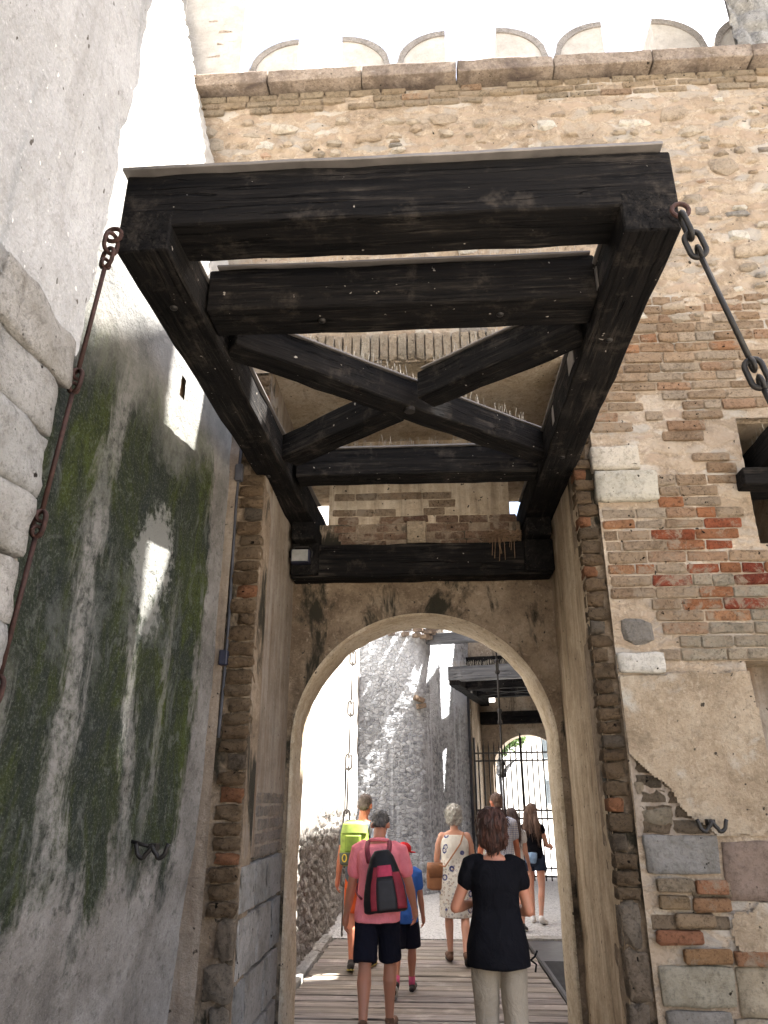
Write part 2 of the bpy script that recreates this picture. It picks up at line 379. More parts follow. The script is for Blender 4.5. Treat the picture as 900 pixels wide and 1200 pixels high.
def gravel_mat():
    t = NT('grey_gravel'); v = t.voro(38); n = t.noise(120, detail=3); b = t.noise(.8, detail=4)
    c = t.ramp(v, [(.0, (.70, .69, .68)), (.5, (.55, .545, .535)), (.9, (.27, .265, .26))])
    c = t.mix(t.mrange(b, .4, .7, 0, .35), c, (.56, .54, .51)); t.bump(v, .7, -.02)
    return t.done(c)
M['gravel'] = gravel_mat()
M['earth'] = masonry('dusty_ground', (.26, .23, .19), (.36, .33, .28), (.42, .39, .34), .8, .5)
def cobble_mat():
    t = NT('cobbled_grey_stone')
    n = t.noise(1.2, sc=(1, 1, .7), detail=6, rough=.65); f = t.noise(45, detail=5, rough=.75); m = t.noise(9, sc=(1, 1, 1.5), detail=6, rough=.75, dist=.5)
    cc = t.voro(10, sc=(1, 1, 1.35), out='Color'); sp = t.n("ShaderNodeSeparateColor"); t.t.links.new(cc, sp.inputs[0]); ed = t.voro(10, sc=(1, 1, 1.35), feat='DISTANCE_TO_EDGE')
    stone = t.ramp(sp.outputs[0], [(.0, (.27, .27, .275)), (.35, (.44, .435, .43)), (.7, (.56, .55, .535)), (1, (.70, .69, .67))])
    mort = t.ramp(m, [(.36, (.28, .275, .265)), (.5, (.48, .47, .455)), (.64, (.66, .65, .63))])
    c = t.mix(t.mrange(ed, .03, .09), mort, stone)
    c = t.mix(t.mrange(m, .56, .68, 0, .85), c, (.66, .655, .64))
    c = t.mix(t.mrange(m, .42, .34, 0, .75), c, (.12, .118, .116))
    c = t.mix(t.mrange(f, .57, .72, 0, .55), c, (.12, .118, .116))
    runs = t.noise(1.0, sc=(2.6, 2.6, .2), detail=6, rough=.65, dist=.3)
    c = t.mix(t.mrange(runs, .55, .63, 0, .85), c, (.72, .715, .705))
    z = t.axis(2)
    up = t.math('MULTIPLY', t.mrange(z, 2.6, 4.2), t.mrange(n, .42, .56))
    c = t.mix(up, c, (.80, .795, .78)); c = t.mix(1.0, c, (.92, .97, 1.06), 'MULTIPLY')  # upper wall whitened in the colour to stand in for sun on it
    t.bump(m, 1.0, .05); t.bump(f, .7, .012); t.bump(t.mrange(ed, 0, .12), .8, .03)
    return t.done(c, spec=.1)
M['cobble'] = cobble_mat()
def leaf_mat():
    t = NT('green_leaves'); r = t.oinfo('Random'); n = t.noise(2.0, detail=3)
    c = t.mix(t.mrange(n, .35, .65), (.04, .085, .02), (.10, .16, .045)); return t.done(c, .6)
M['leaf'] = leaf_mat()
M['house'] = masonry('white_house_render', (.42, .40, .37), (.46, .445, .42), (.50, .485, .46), .5, .15, pits=False, grit=.1)
M['pane'] = plain('dark_window_pane', (.03, .04, .05), .15, 0, .6)
M['shutter'] = plain('grey_shutter', (.10, .12, .13), .6)
M['roof'] = plain('clay_roof', (.36, .17, .10), .85)

# ------------------------------------------------------------------ piece meshes shared by bricks and stones
def brick_mesh(i):
    r = random.Random(100 + i); bm = bmesh.new()
    D = (.24, .07, .07); box(bm, tuple(-d / 2 for d in D), tuple(d / 2 for d in D))
    bmesh.ops.bevel(bm, geom=list(bm.edges), offset=.006 + .006 * r.random(), segments=1, affect='EDGES')
    for v in bm.verts:
        v.co += Vector((r.uniform(-.005, .005), r.uniform(-.004, .004), r.uniform(-.0045, .0045))); v.co = Vector(v.co[k] / D[k] for k in range(3))
    bmesh.ops.recalc_face_normals(bm, faces=bm.faces)
    me = bpy.data.meshes.new('brick'); bm.to_mesh(me); bm.free(); me.materials.append(M['brick']); return me
BRK = [brick_mesh(i) for i in range(14)]
def quoin_mesh(i):
    r = random.Random(700 + i); bm = bmesh.new(); box(bm, (-.5, -.5, -.5), (.5, .5, .5)); bmesh.ops.subdivide_edges(bm, edges=list(bm.edges), cuts=2, use_grid_fill=True)
    for v in bm.verts:
        k = sum(abs(abs(c) - .5) < .01 for c in v.co)
        if k >= 2: v.co = Vector((v.co.x * .93, v.co.y * .90, v.co.z * .86))
        v.co += Vector((r.uniform(-.05, .05), r.uniform(-.07, .07), r.uniform(-.08, .08)))
    me = bpy.data.meshes.new('brick'); bm.to_mesh(me); bm.free(); me.materials.append(M['brick_bare']); me.polygons.foreach_set('use_smooth', [True] * len(me.polygons)); return me
QBK = [quoin_mesh(i) for i in range(10)]
def stone_mesh(i):
    r = random.Random(300 + i); bm = bmesh.new(); bmesh.ops.create_icosphere(bm, subdivisions=1, radius=.5)
    ex = r.uniform(.55, .8)
    for v in bm.verts:
        for k in (0, 2): v.co[k] = math.copysign((abs(v.co[k]) * 2) ** ex / 2, v.co[k])
        v.co += Vector([r.uniform(-.12, .12), r.uniform(-.06, .06), r.uniform(-.12, .12)])
    me = bpy.data.meshes.new('stone'); bm.to_mesh(me); bm.free()
    me.materials.append(M['stone']); me.polygons.foreach_set('use_smooth', [i % 4 == 0] * len(me.polygons)); return me
STN = [stone_mesh(i) for i in range(14)]
def block_mesh(i):
    r = random.Random(500 + i); bm = bmesh.new(); box(bm, (-.5, -.5, -.5), (.5, .5, .5))
    bmesh.ops.subdivide_edges(bm, edges=list(bm.edges), cuts=3, use_grid_fill=True)
    for v in bm.verts:
        k = sum(abs(abs(c) - .5) < .01 for c in v.co)
        if k >= 2: v.co *= .965
        v.co += Vector([r.uniform(-.018, .018), r.uniform(-.05, .05), r.uniform(-.025, .025)])
    me = bpy.data.meshes.new('block'); bm.to_mesh(me); bm.free(); me.materials.append(M['block']); return me
BLK = [block_mesh(i) for i in range(6)]
def rock(name, c, dims, parent, col, mat=None, rad=.02, amp=.010, n=6, seed=None):
    seed = rng.randrange(9999) if seed is None else seed
    bm = bmesh.new(); box(bm, (-.5, -.5, -.5), (.5, .5, .5)); bmesh.ops.subdivide_edges(bm, edges=list(bm.edges), cuts=n, use_grid_fill=True)
    co = np.array([v.co for v in bm.verts]) * np.array(dims); inn = np.maximum(np.array(dims) / 2 - rad, 0)
    q = np.clip(co, -inn, inn); d = co - q; l = np.linalg.norm(d, axis=1)[:, None] + 1e-9; nn = d / l
    co = q + nn * np.minimum(l, rad) + nn * (fbm(co + seed * 3.7, 6, 4, 5) * amp * 1.6 + fbm(co + seed, 22, 2, 6) * amp * .5)[:, None]
    for v, p in zip(bm.verts, co): v.co = p
    o = from_bm(name, bm, mat or M['block'], parent, True); o.location = c; o.color = (*col, 1); return o
def piece(name, me, c, dims, parent, col, rot=(0, 0, 0)):
    o = bpy.data.objects.new(name, me); COL.objects.link(o); o.parent = parent
    o.location = c; o.scale = dims; o.rotation_euler = rot; o.color = (*col, 1)
    return o
def jit(c, a=.15):
    k = 1 + rng.uniform(-a, a); w = rng.uniform(-.035, .035); return tuple(max(0, min(1, x * k * m)) for x, m in zip(c, (1 + w, 1, 1 - w)))

# ================================================================== SETTING: ground
setp(sheet('ground', (-400, -400, -.35), (1, 0, 0), (0, 1, 0), 800, 800, 40, (0, 0, 1), M['earth'], smooth=False), 'dusty ground spreading round the castle walls', None, None, 'structure')
cy = box_obj('courtyard', (-1.5, 10.62, -.34), (40, 60, 0.0), M['gravel'], None); setp(cy, 'grey gravel courtyard beyond the end of the boardwalk', None, None, 'structure')
bw = thing('boardwalk', 'grey wooden plank walkway running through the arch', None, kind='structure')
y = -2.0; pi_ = 0
while y < 10.55:
    w = rng.uniform(.15, .20)
    bm = bmesh.new(); box(bm, (-1.28 + rng.uniform(-.012, .012), y, -.05), (1.125 + rng.uniform(-.01, .006), min(y + w, 10.58), rng.uniform(-.006, .004)), .006)
    o = from_bm('plank', bm, M['plank'], bw); k = rng.uniform(.72, 1.12); o.color = (k, k * rng.uniform(.95, 1), k * rng.uniform(.9, 1), 1)
    y += w + rng.uniform(.024, .040)
for x in (-1.1, 0, .95): box_obj('joist', (x - .06, -2, -.30), (x + .06, 10.55, -.056), M['wood_y'], bw)
bm = bmesh.new(); box(bm, (1.128, -2, -.12), (1.15, 10.6, .012)); from_bm('edge_rail', bm, M['iron'], bw)
# kerb on the left, threshold slab, grate on the right
kb = thing('kerb', 'pale stone kerb along the left edge of the boardwalk', None, (0, 0, 0), kind='structure')
for k in range(7):
    y0 = 6.75 + k * .56
    piece('kerb_stone', BLK[k % 6], (-1.365, y0 + .275, -.10), (.145, .545, .27), kb, jit((.55, .53, .5), .06))
th = thing('threshold', 'pale stone threshold strip between metal grating and gravel', None, (0, 0, 0), kind='structure')
for k in range(4): piece('threshold_slab', BLK[(k + 2) % 6], (1.45 + k * .62, 10.72, -.10), (.60, .24, .24), th, jit((.62, .6, .57), .05))
gr = thing('floor_grate', 'dark steel floor grating to the right of the boardwalk', 'floor grating', (0, 0, 0))
box_obj('solid_plate', (1.16, 9.3, -.03), (2.9, 10.58, 0.0), M['grate'], gr)
for xa in (1.16, 2.87): box_obj('grate_frame', (xa, 6.75, -.045), (xa + .03, 9.29, 0), M['grate'], gr)
gbm = bmesh.new(); box(gbm, (1.191, -.008, -.04), (2.869, .008, -.003)); gme = bpy.data.meshes.new('grate_bar'); gbm.to_mesh(gme); gbm.free(); gme.materials.append(M['grate'])
for k in range(48):
    o = bpy.data.objects.new('grate_bar', gme); COL.objects.link(o); o.parent = gr; o.location = (0, 6.80 + k * .0525, 0)
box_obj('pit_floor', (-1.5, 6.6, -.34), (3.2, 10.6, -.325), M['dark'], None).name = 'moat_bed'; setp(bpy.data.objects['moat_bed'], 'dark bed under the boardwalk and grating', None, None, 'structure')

# ================================================================== GATE WALL (first facade)
gw = thing('gate_wall', 'tall beige brick and rubble gate wall with deep arched entrance', 'castle wall', (0, 4.85, 0))
GW = Vector((0, 4.85, 0))
def g(x, y, z): return (x, y - 4.85, z)
XL, XR = -1.17, 1.085     # recess sides
XQ = 1.225                # facade edge after quoin strip
Y0, Y1, Y2 = 4.85, 6.2, 6.7
ZH = 4.78
def core(bm, a, b): box(bm, g(*a), g(*b))
bm = bmesh.new()
core(bm, (-3.2, Y0 + .07, 0), (XL - .03, Y2, 7.69))
core(bm, (XR + .03, Y0 + .30, 0), (1.98, Y2, 7.69)); core(bm, (1.98, Y0 + .30, 2.5), (2.28, Y2, 7.69)); core(bm, (1.98, Y0 + .30, 0), (3.4, Y2, 2.5))
core(bm, (2.28, Y0 + .9, 2.5), (2.6, Y2, 7.69)); core(bm, (2.6, Y0 + .30, 2.5), (9, Y2, 7.69)); core(bm, (3.4, Y0 + .3, 0), (9, Y2, 2.5))
core(bm, (2.28, Y0 + .08, 4.2), (2.6, Y0 + .9, 7.69)); core(bm, (2.28, Y0 + .08, 2.5), (2.6, Y0 + .9, 3.24))
core(bm, (XL - .03, Y0 + .08, ZH + .03), (XR + .03, Y2, 7.69))
from_bm('masonry_core', bm, M['mortar'], gw)
# front face sheet with openings for recess, niche and slot
fx0 = -2.6
def fdisp(P, U, V):
    x, z = P[:, 0], P[:, 2]
    q = P.copy(); q[:, 1] = 0
    d = fbm(q, 1.3, 4, 3) * .03 + fbm(q, 9, 3, 5) * .016
    f1, f2 = worley(x * 5.0 + fbm(q, 3, 3, 8) * 1.1, z * 9.5 + fbm(q, 3, 3, 9) * .8, 4)
    rub = np.clip((z - 5.0) / .5, 0, 1) * np.clip((7.35 - z) / .2, 0, 1)
    d = d * (1 - .65 * np.clip((5.3 - z) / .5, 0, 1)) + rub * (np.clip(f2 - f1, 0, .22) * .13 * np.clip(fbm(q, 2.2, 3, 14) * 1.6 + .55, .1, 1) - .014 + fbm(q, 13, 3, 12) * .030)
    course = np.abs(((z / .085) % 1) - .5) * 2
    d = d + np.clip((5.3 - z) / .4, 0, 1) * (np.clip(course, .7, 1) - .7) * -.02
    return d
def fkeep(u, v):
    x = u + fx0; z = v
    k = ~((x > XL + .0) & (x < XQ) & (z < ZH))
    k &= ~((x > 2.28) & (x < 2.60) & (z > 3.24) & (z < 4.20))
    k &= ~((x > 2.06 - (z - 1.4) * .03) & (x < 2.9) & (z > .9) & (z < 2.46))
    k &= ~((x < XL + .0) & (z < 4.72)) & ~((x < -1.36) & (z < 6))
    return k
sheet('rubble_face', g(fx0, Y0 + .010, 0), (1, 0, 0), (0, 0, 1), 8.0, 7.70, .03, (0, -1, 0), M['mortar'], gw, fdisp, fkeep)
# niche back + side faces at the right
def rough(P, U, V): return fbm(P, 2.5, 4, 21) * .02 + fbm(P, 14, 3, 22) * .010
sheet('niche_back', g(1.98, Y0 + .29, .85), (1, 0, 0), (0, 0, 1), .95, 1.66, .04, (0, -1, 0), M['recess_grey'], gw, rough)
sheet('niche_side', g(2.055, Y0 + .02, .88), (0, 1, 0), (0, 0, 1), .27, 1.6, .03, (1, 0, 0), M['plaster'], gw, lambda P, U, V: rough(P, U, V) * .4 - (V - .5) * .03)
bm = bmesh.new(); box(bm, g(1.98, Y0 + .03, 2.46), g(2.95, Y0 + .3, 2.53)); from_bm('niche_lintel', bm, M['plaster'], gw)
bm = bmesh.new(); box(bm, g(1.98, Y0 + .03, .80), g(2.95, Y0 + .3, .89)); from_bm('niche_sill', bm, M['plaster'], gw)
# recess sides, ceiling
def sidew(P, U, V): return fbm(P, 1.2, 4, 31) * .022 + fbm(P, 7, 3, 32) * .008
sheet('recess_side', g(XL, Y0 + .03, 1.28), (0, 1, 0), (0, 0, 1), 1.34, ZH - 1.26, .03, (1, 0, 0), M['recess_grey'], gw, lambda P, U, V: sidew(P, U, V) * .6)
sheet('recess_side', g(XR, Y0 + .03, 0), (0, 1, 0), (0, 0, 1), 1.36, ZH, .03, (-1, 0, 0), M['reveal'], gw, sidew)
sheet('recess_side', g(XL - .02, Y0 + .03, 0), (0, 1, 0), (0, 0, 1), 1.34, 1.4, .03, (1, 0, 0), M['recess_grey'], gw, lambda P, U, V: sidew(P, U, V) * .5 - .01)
sheet('recess_ceiling', g(XL - .05, Y0 + .02, ZH), (1, 0, 0), (0, 1, 0), XR - XL + .18, 1.36, .03, (0, 0, -1), M['soffit'], gw, sidew)
# stone blocks at the foot of the left recess side
zz = 0.0
for ri, h in enumerate((.30, .33, .34, .29)):
    yy = Y0 + .04
    for w in ((.62, .36, .34), (.30, .52, .5), (.55, .45, .32), (.40, .36, .56))[ri]:
        piece('side_block', BLK[rng.randrange(6)], g(XL - .03, yy + w / 2, zz + h / 2), (.09, w - .025, h - .022), gw, jit((.34, .32, .30), .14)); yy += w
    zz += h
for k in range(5):      # brick courses above those blocks
    yy = Y0 + .35 + rng.uniform(0, .1)
    while yy < Y1 - .1:
        w = rng.uniform(.16, .26); piece('side_block', BRK[rng.randrange(14)], g(XL - .025, yy + w / 2, 1.30 + k * .085), (.06, w - .014, .07), gw, jit((.36, .31, .27), .12)); yy += w
# arch panel : back wall of recess with arch and two slots
XC, AR, ZS = -.05, 1.085, 2.04
def arch_solid(bm, x0, x1, zt, xc, r, zs, y0, y1, seg=40, tf=lambda x, y, z: (x, y, z)):
    def q(*p): bm.faces.new([bm.verts.new(tf(*c)) for c in p])
    arc = [(xc - r * cos(pi * k / seg), zs + r * sin(pi * k / seg)) for k in range(seg + 1)]
    for yy in (y0, y1):
        q((x0, yy, 0), (arc[0][0], yy, 0), (arc[0][0], yy, zs), (x0, yy, zs))
        q((arc[-1][0], yy, 0), (x1, yy, 0), (x1, yy, zs), (arc[-1][0], yy, zs))
        q((x0, yy, zs), (arc[0][0], yy, zs), (arc[0][0], yy, zt), (x0, yy, zt))
        q((arc[-1][0], yy, zs), (x1, yy, zs), (x1, yy, zt), (arc[-1][0], yy, zt))
        for a, b in zip(arc, arc[1:]): q((a[0], yy, a[1]), (b[0], yy, b[1]), (b[0], yy, zt), (a[0], yy, zt))
    for a, b in zip([(arc[0][0], 0)] + arc, arc + [(arc[-1][0], 0)]):
        q((a[0], y0, a[1]), (b[0], y0, b[1]), (b[0], y1, b[1]), (a[0], y1, a[1]))
    bmesh.ops.remove_doubles(bm, verts=list(bm.verts), dist=1e-5)
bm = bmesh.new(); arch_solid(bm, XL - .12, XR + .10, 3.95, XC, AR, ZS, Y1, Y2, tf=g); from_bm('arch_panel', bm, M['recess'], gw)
bm = bmesh.new()
for a, b in ((XL - .1, -1.14), (-.875, .765), (1.05, XR + .1)): core(bm, (a, Y1 + .003, 3.951), (b, Y2, 4.34))
core(bm, (XL - .1, Y1 + .003, 4.341), (XR + .1, Y2, ZH + .1)); from_bm('upper_panel', bm, M['reveal'], gw)
# arch soffit ring, passage light put into its paler colour (thin shell just inside the arch)
bm = bmesh.new(); seg = 110; nj = 30; rr = []; kk = np.arange(-nj, seg + nj + 1); wob = fbm(np.stack([kk * .16, kk * 0, kk * 0], 1), 1, 4, 63); wob2 = fbm(np.stack([kk * .22, kk * 0 + 9, kk * 0], 1), 1, 4, 64)
for q, k in enumerate(kk):
    if k < 0: p = (XC - AR + .004, ZS + k * ZS / nj); nx = (1, 0)
    elif k > seg: p = (XC + AR - .004, ZS - (k - seg) * ZS / nj); nx = (-1, 0)
    else: p = (XC - (AR - .004) * cos(pi * k / seg), ZS + (AR - .004) * sin(pi * k / seg)); nx = (cos(pi * k / seg), -sin(pi * k / seg))
    w = .020 + .022 * wob[q]; e = .02 * wob2[q]
    rr.append([bm.verts.new(g(p[0] + nx[0] * d, yy, p[1] + nx[1] * d)) for d, yy in ((0, Y1 - .012 + e * .3), (w * .6, Y1 - .004 + e), (w, Y1 + .03 + e), (w * .8 + .006, Y1 + .25), (w, Y2 + .01), (0, Y2 + .012))])
for a, b in zip(rr, rr[1:]):
    for k in range(5): bm.faces.new((a[k], a[k + 1], b[k + 1], b[k]))
from_bm('arch_soffit', bm, M['soffit'], gw, True)
# niche panel and brickwork between the slots
piece('niche_panel', BLK[1], g(-.08, Y1 - .004, 3.86), (.17, .05, .21), gw, (.42, .33, .23))
piece('brick', BRK[3], g(-.08, Y1 - .01, 3.985), (.22, .07, .05), gw, (.22, .13, .09))
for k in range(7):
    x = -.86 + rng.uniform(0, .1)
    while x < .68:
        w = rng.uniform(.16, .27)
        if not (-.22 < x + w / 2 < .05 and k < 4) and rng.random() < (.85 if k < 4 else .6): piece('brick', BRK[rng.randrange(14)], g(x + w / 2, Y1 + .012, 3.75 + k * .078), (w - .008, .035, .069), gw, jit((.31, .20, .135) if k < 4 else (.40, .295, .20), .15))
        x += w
# soldier course over the recess head
x = XL + .01
while x < XR - .02:
    w = rng.uniform(.062, .078); piece('soldier_brick', BRK[rng.randrange(14)], g(x + w / 2, Y0 + .02, ZH + .125), (w - .010, .10, .235), gw, jit((.54, .45, .34), .12)); x += w
# quoin strips
for side, xa, xb, zt in ((0, -1.345, XL, 4.7), (1, XR - .01, XQ - .012, 4.7)):
    z = .06; k = 0
    while z < zt:
        h = rng.uniform(.075, .112); long = k % 2 == 0
        col = (.22, .155, .098) if rng.random() < .84 else ((.34, .16, .085) if rng.random() < .5 else (.18, .145, .11))
        if side: col = tuple(c * .85 for c in col)
        if z < .85: h *= 2.6; col = (.32, .26, .2)
        w = (xb - xa) * (1.0 if long or rng.random() < .35 else rng.uniform(.6, .9))
        if xb < 0: cx = xb - w / 2
        else: cx = xa + w / 2
        piece('quoin_brick', QBK[rng.randrange(10)], g(cx + rng.uniform(-.006, .006), Y0 + .060 + .02 * side + rng.uniform(-.008, .012), z + h / 2), (w, .12, h - .006), gw, jit(col, .2), (0, rng.uniform(-.04, .04), 0)); z += h; k += 1
bm = bmesh.new()
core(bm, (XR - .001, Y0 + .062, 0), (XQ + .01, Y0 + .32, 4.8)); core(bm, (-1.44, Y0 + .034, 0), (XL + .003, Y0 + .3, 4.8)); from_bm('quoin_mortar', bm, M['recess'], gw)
# plaster return strip left of the conduit groove
sheet('plaster_strip', g(-1.66, Y0 - .0, 0), (1, 0, 0), (0, 0, 1), .29, 4.9, .02, (0, -1, 0), M['recess_grey'], gw, lambda P, U, V: fbm(P, 9, 3, 41) * .012)
# left facade edge continuing up beside the battered wall is the rubble_face sheet
# facade bricks on the right
def bcol(x, z):
    red = math.exp(-((x - 2.0) / .6) ** 2 - ((z - 3.25) / .36) ** 2)
    r = rng.random()
    if x > 1.42 and 2.72 < z < 3.56 and r < .12 + .72 * red: return rng.choice([(.29, .07, .04), (.36, .09, .05), (.42, .13, .065), (.45, .2, .1)])
    if r < .05: return (.50, .27, .15)
    if z < 3.0 and x > 1.7: return (.50, .43, .33)
    return rng.choice([(.49, .355, .24), (.45, .32, .21), (.50, .385, .275), (.41, .285, .185), (.53, .43, .325), (.48, .31, .20)])
nb = 0; z = 2.46
while z < 5.25:
    x = XQ + .02 - rng.uniform(0, .08); h = rng.uniform(.074, .092)
    while x < 3.25:
        w = rng.choice([.14, .2, .25, .28, .30]) * rng.uniform(.9, 1.1); xa = max(x, XQ + .006); xm = (xa + x + w) / 2
        skip = (xm < 1.68 and 3.50 < z < 4.05) or (xm < 1.56 and 2.36 < z < 2.80) or (2.16 < xm < 2.66 and 3.2 < z < 4.25) or (1.50 < xm < 2.1 and 3.75 < z < 4.6 and rng.random() < .4) or (z > 4.3 and rng.random() < .08)
        if not skip and x + w - xa > .05:
            piece('brick', BRK[rng.randrange(14)], g(xm, Y0 + .031 + rng.uniform(-.004, .007) , z + h / 2), (x + w - xa - .008, .07, h - .009), gw, jit(bcol(xm, z), .10), (0, rng.uniform(-.008, .008), rng.uniform(-.012, .012))); nb += 1
        x += w
    z += h
# limestone and odd blocks
for (x0, x1, z0, z1, c, pr) in ((1.205, 1.54, 3.815, 4.0, (.60, .54, .45), .03), (1.21, 1.645, 3.575, 3.805, (.60, .54, .44), .035), (1.222, 1.52, 2.385, 2.515, (.60, .57, .52), .02),
                               (1.25, 1.68, 1.22, 1.43, (.27, .265, .26), .02), (1.70, 2.2, 1.08, 1.40, (.27, .205, .17), .0), (1.25, 1.66, .56, .76, (.40, .345, .26), .02),
                               (1.67, 2.2, .52, .76, (.43, .37, .28), .01), (1.26, 1.62, .28, .55, (.27, .255, .235), .03), (1.63, 2.0, .26, .51, (.36, .31, .24), .02), (2.02, 2.5, .2, .5, (.36, .26, .17), .02), (1.26, 1.75, 0, .27, (.34, .31, .26), .02), (1.76, 2.3, 0, .25, (.33, .3, .25), .02)):
    rock('stone_block', g((x0 + x1) / 2, Y0 + .055 - pr * .7, (z0 + z1) / 2), (x1 - x0, .12, z1 - z0), gw, jit(c, .05), None, .016, .009)
for (x0, x1, z, c) in ((1.30, 1.50, 1.165, (.42, .33, .23)), (1.52, 1.70, 1.155, (.46, .22, .12)), (1.30, 1.47, 1.075, (.46, .33, .2)), (1.49, 1.70, 1.065, (.47, .27, .15)), (1.38, 1.6, .985, (.44, .33, .22)), (1.26, 1.52, .90, (.45, .2, .11)), (1.40, 1.66, .81, (.46, .28, .15)), (1.68, 1.88, .80, (.43, .23, .13))):
    piece('brick', BRK[rng.randrange(14)], g((x0 + x1) / 2, Y0 + .0, z), (x1 - x0, .07, .073), gw, jit(c, .06))
# exposed dark masonry under the broken plaster edge, and the patchy brick courses at the foot of the wall
sheet('exposed_bedding', g(XQ, Y0 + .004, 1.42), (1, 0, 0), (0, 0, 1), .46, .54, .02, (0, -1, 0), M['recess_grey'], gw, lambda P, U, V: fbm(P, 9, 3, 57) * .010, lambda u, v: v < .56 - u * 1.12)
for k in range(5):
    x = XQ + .01 + rng.uniform(0, .06); zc = 1.475 + k * .085
    while x < 1.72 - k * .075:
        w = rng.uniform(.12, .24)
        if rng.random() < .85: piece('brick', QBK[rng.randrange(10)], g(x + w / 2, Y0 + .036, zc), (w - .008, .08, .079), gw, jit((.20, .155, .11), .2))
        x += w
for k in range(5):
    x = XQ + .02; zc = .80 + k * .086
    while x < 2.45:
        w = rng.uniform(.16, .28)
        if rng.random() < .8 and not (x < 1.72 and rng.random() < .55): piece('brick', BRK[rng.randrange(14)], g(x + w / 2, Y0 + .034, zc), (w - .008, .07, .077), gw, jit((.40, .31, .22), .14))
        x += w

for (x, z, w, h) in ((1.36, 1.53, .22, .13), (1.27, 1.70, .09, .1)):
    piece('stone', STN[rng.randrange(14)], g(x, Y0 + .03, z), (w, .1, h), gw, jit((.23, .19, .14), .15))
piece('stone', STN[2], g(1.37, Y0 + .02, 2.66), (.30, .08, .22), gw, (.21, .19, .17))
# smooth plaster sheet with broken lower-left edge
def pkeep(u, v):
    x = u + XQ; z = v + 1.2
    wob = .02 * np.sin(z * 19) + .015 * np.sin(x * 31 + 1)
    k = (z > 1.88 - (x - 1.24) * 1.05 + wob) & (z < 2.385 + .01 * np.sin(x * 23)) & (x < 2.07 - (z - 1.4) * .03)
    return k & ~((x < 1.53) & (z > 2.37)) & (z > 1.425 + wob * .4)
sheet('plaster_coat', g(XQ, Y0 - .013, 1.2), (1, 0, 0), (0, 0, 1), .90, 1.3, .012, (0, -1, 0), M['plaster'], gw, lambda P, U, V: fbm(P, 1.6, 4, 51) * .018 + fbm(P, 11, 3, 52) * .004, pkeep)
sheet('plaster_coat', g(1.68, Y0 - .022, .78), (1, 0, 0), (0, 0, 1), .55, .30, .012, (0, -1, 0), M['plaster'], gw, lambda P, U, V: fbm(P, 4, 4, 53) * .014, lambda u, v: ((u - .28) / .27) ** 2 + ((v - .15) / .15) ** 2 < 1 + .2 * np.sin(u * 40))
# rubble stones above
ns = 0; placed = []
for _ in range(5000):
    if ns >= 290: break
    x = rng.uniform(-2.0, 3.5); z = rng.uniform(5.0, 7.40)
    if z < 5.4 and -1.2 < x < 1.1: pass
    w = rng.choice([.09, .12, .15, .19, .24, .30]) * rng.uniform(.8, 1.2); h = w * rng.uniform(.32, .7)
    if any(abs(x - a) < (w + c) * .5 and abs(z - b) < (h + d) * .5 for a, b, c, d in placed): continue
    placed.append((x, z, w, h)); ns += 1
    r = rng.random()
    c = (.60, .54, .46) if r < .16 else (.46, .38, .295) if r < .62 else (.40, .325, .25) if r < .88 else (.32, .285, .25) if r < .96 else (.46, .32, .23)
    piece('stone', STN[rng.randrange(14)], g(x, Y0 + .017, z), (w, .075, h), gw, jit(c, .14), (0, rng.uniform(-.18, .18), 0))
# brick courses below coping
for k in range(3):
    x = -2.05
    while x < 3.6:
        w = rng.uniform(.2, .3)
        if rng.random() < .85: piece('top_brick', BRK[rng.randrange(14)], g(x + w / 2, Y0 + .035, 7.53 + k * .08), (w - .015, .08, .066), gw, jit((.45, .36, .255) if rng.random() < .9 else (.48, .33, .22), .10))
        x += w
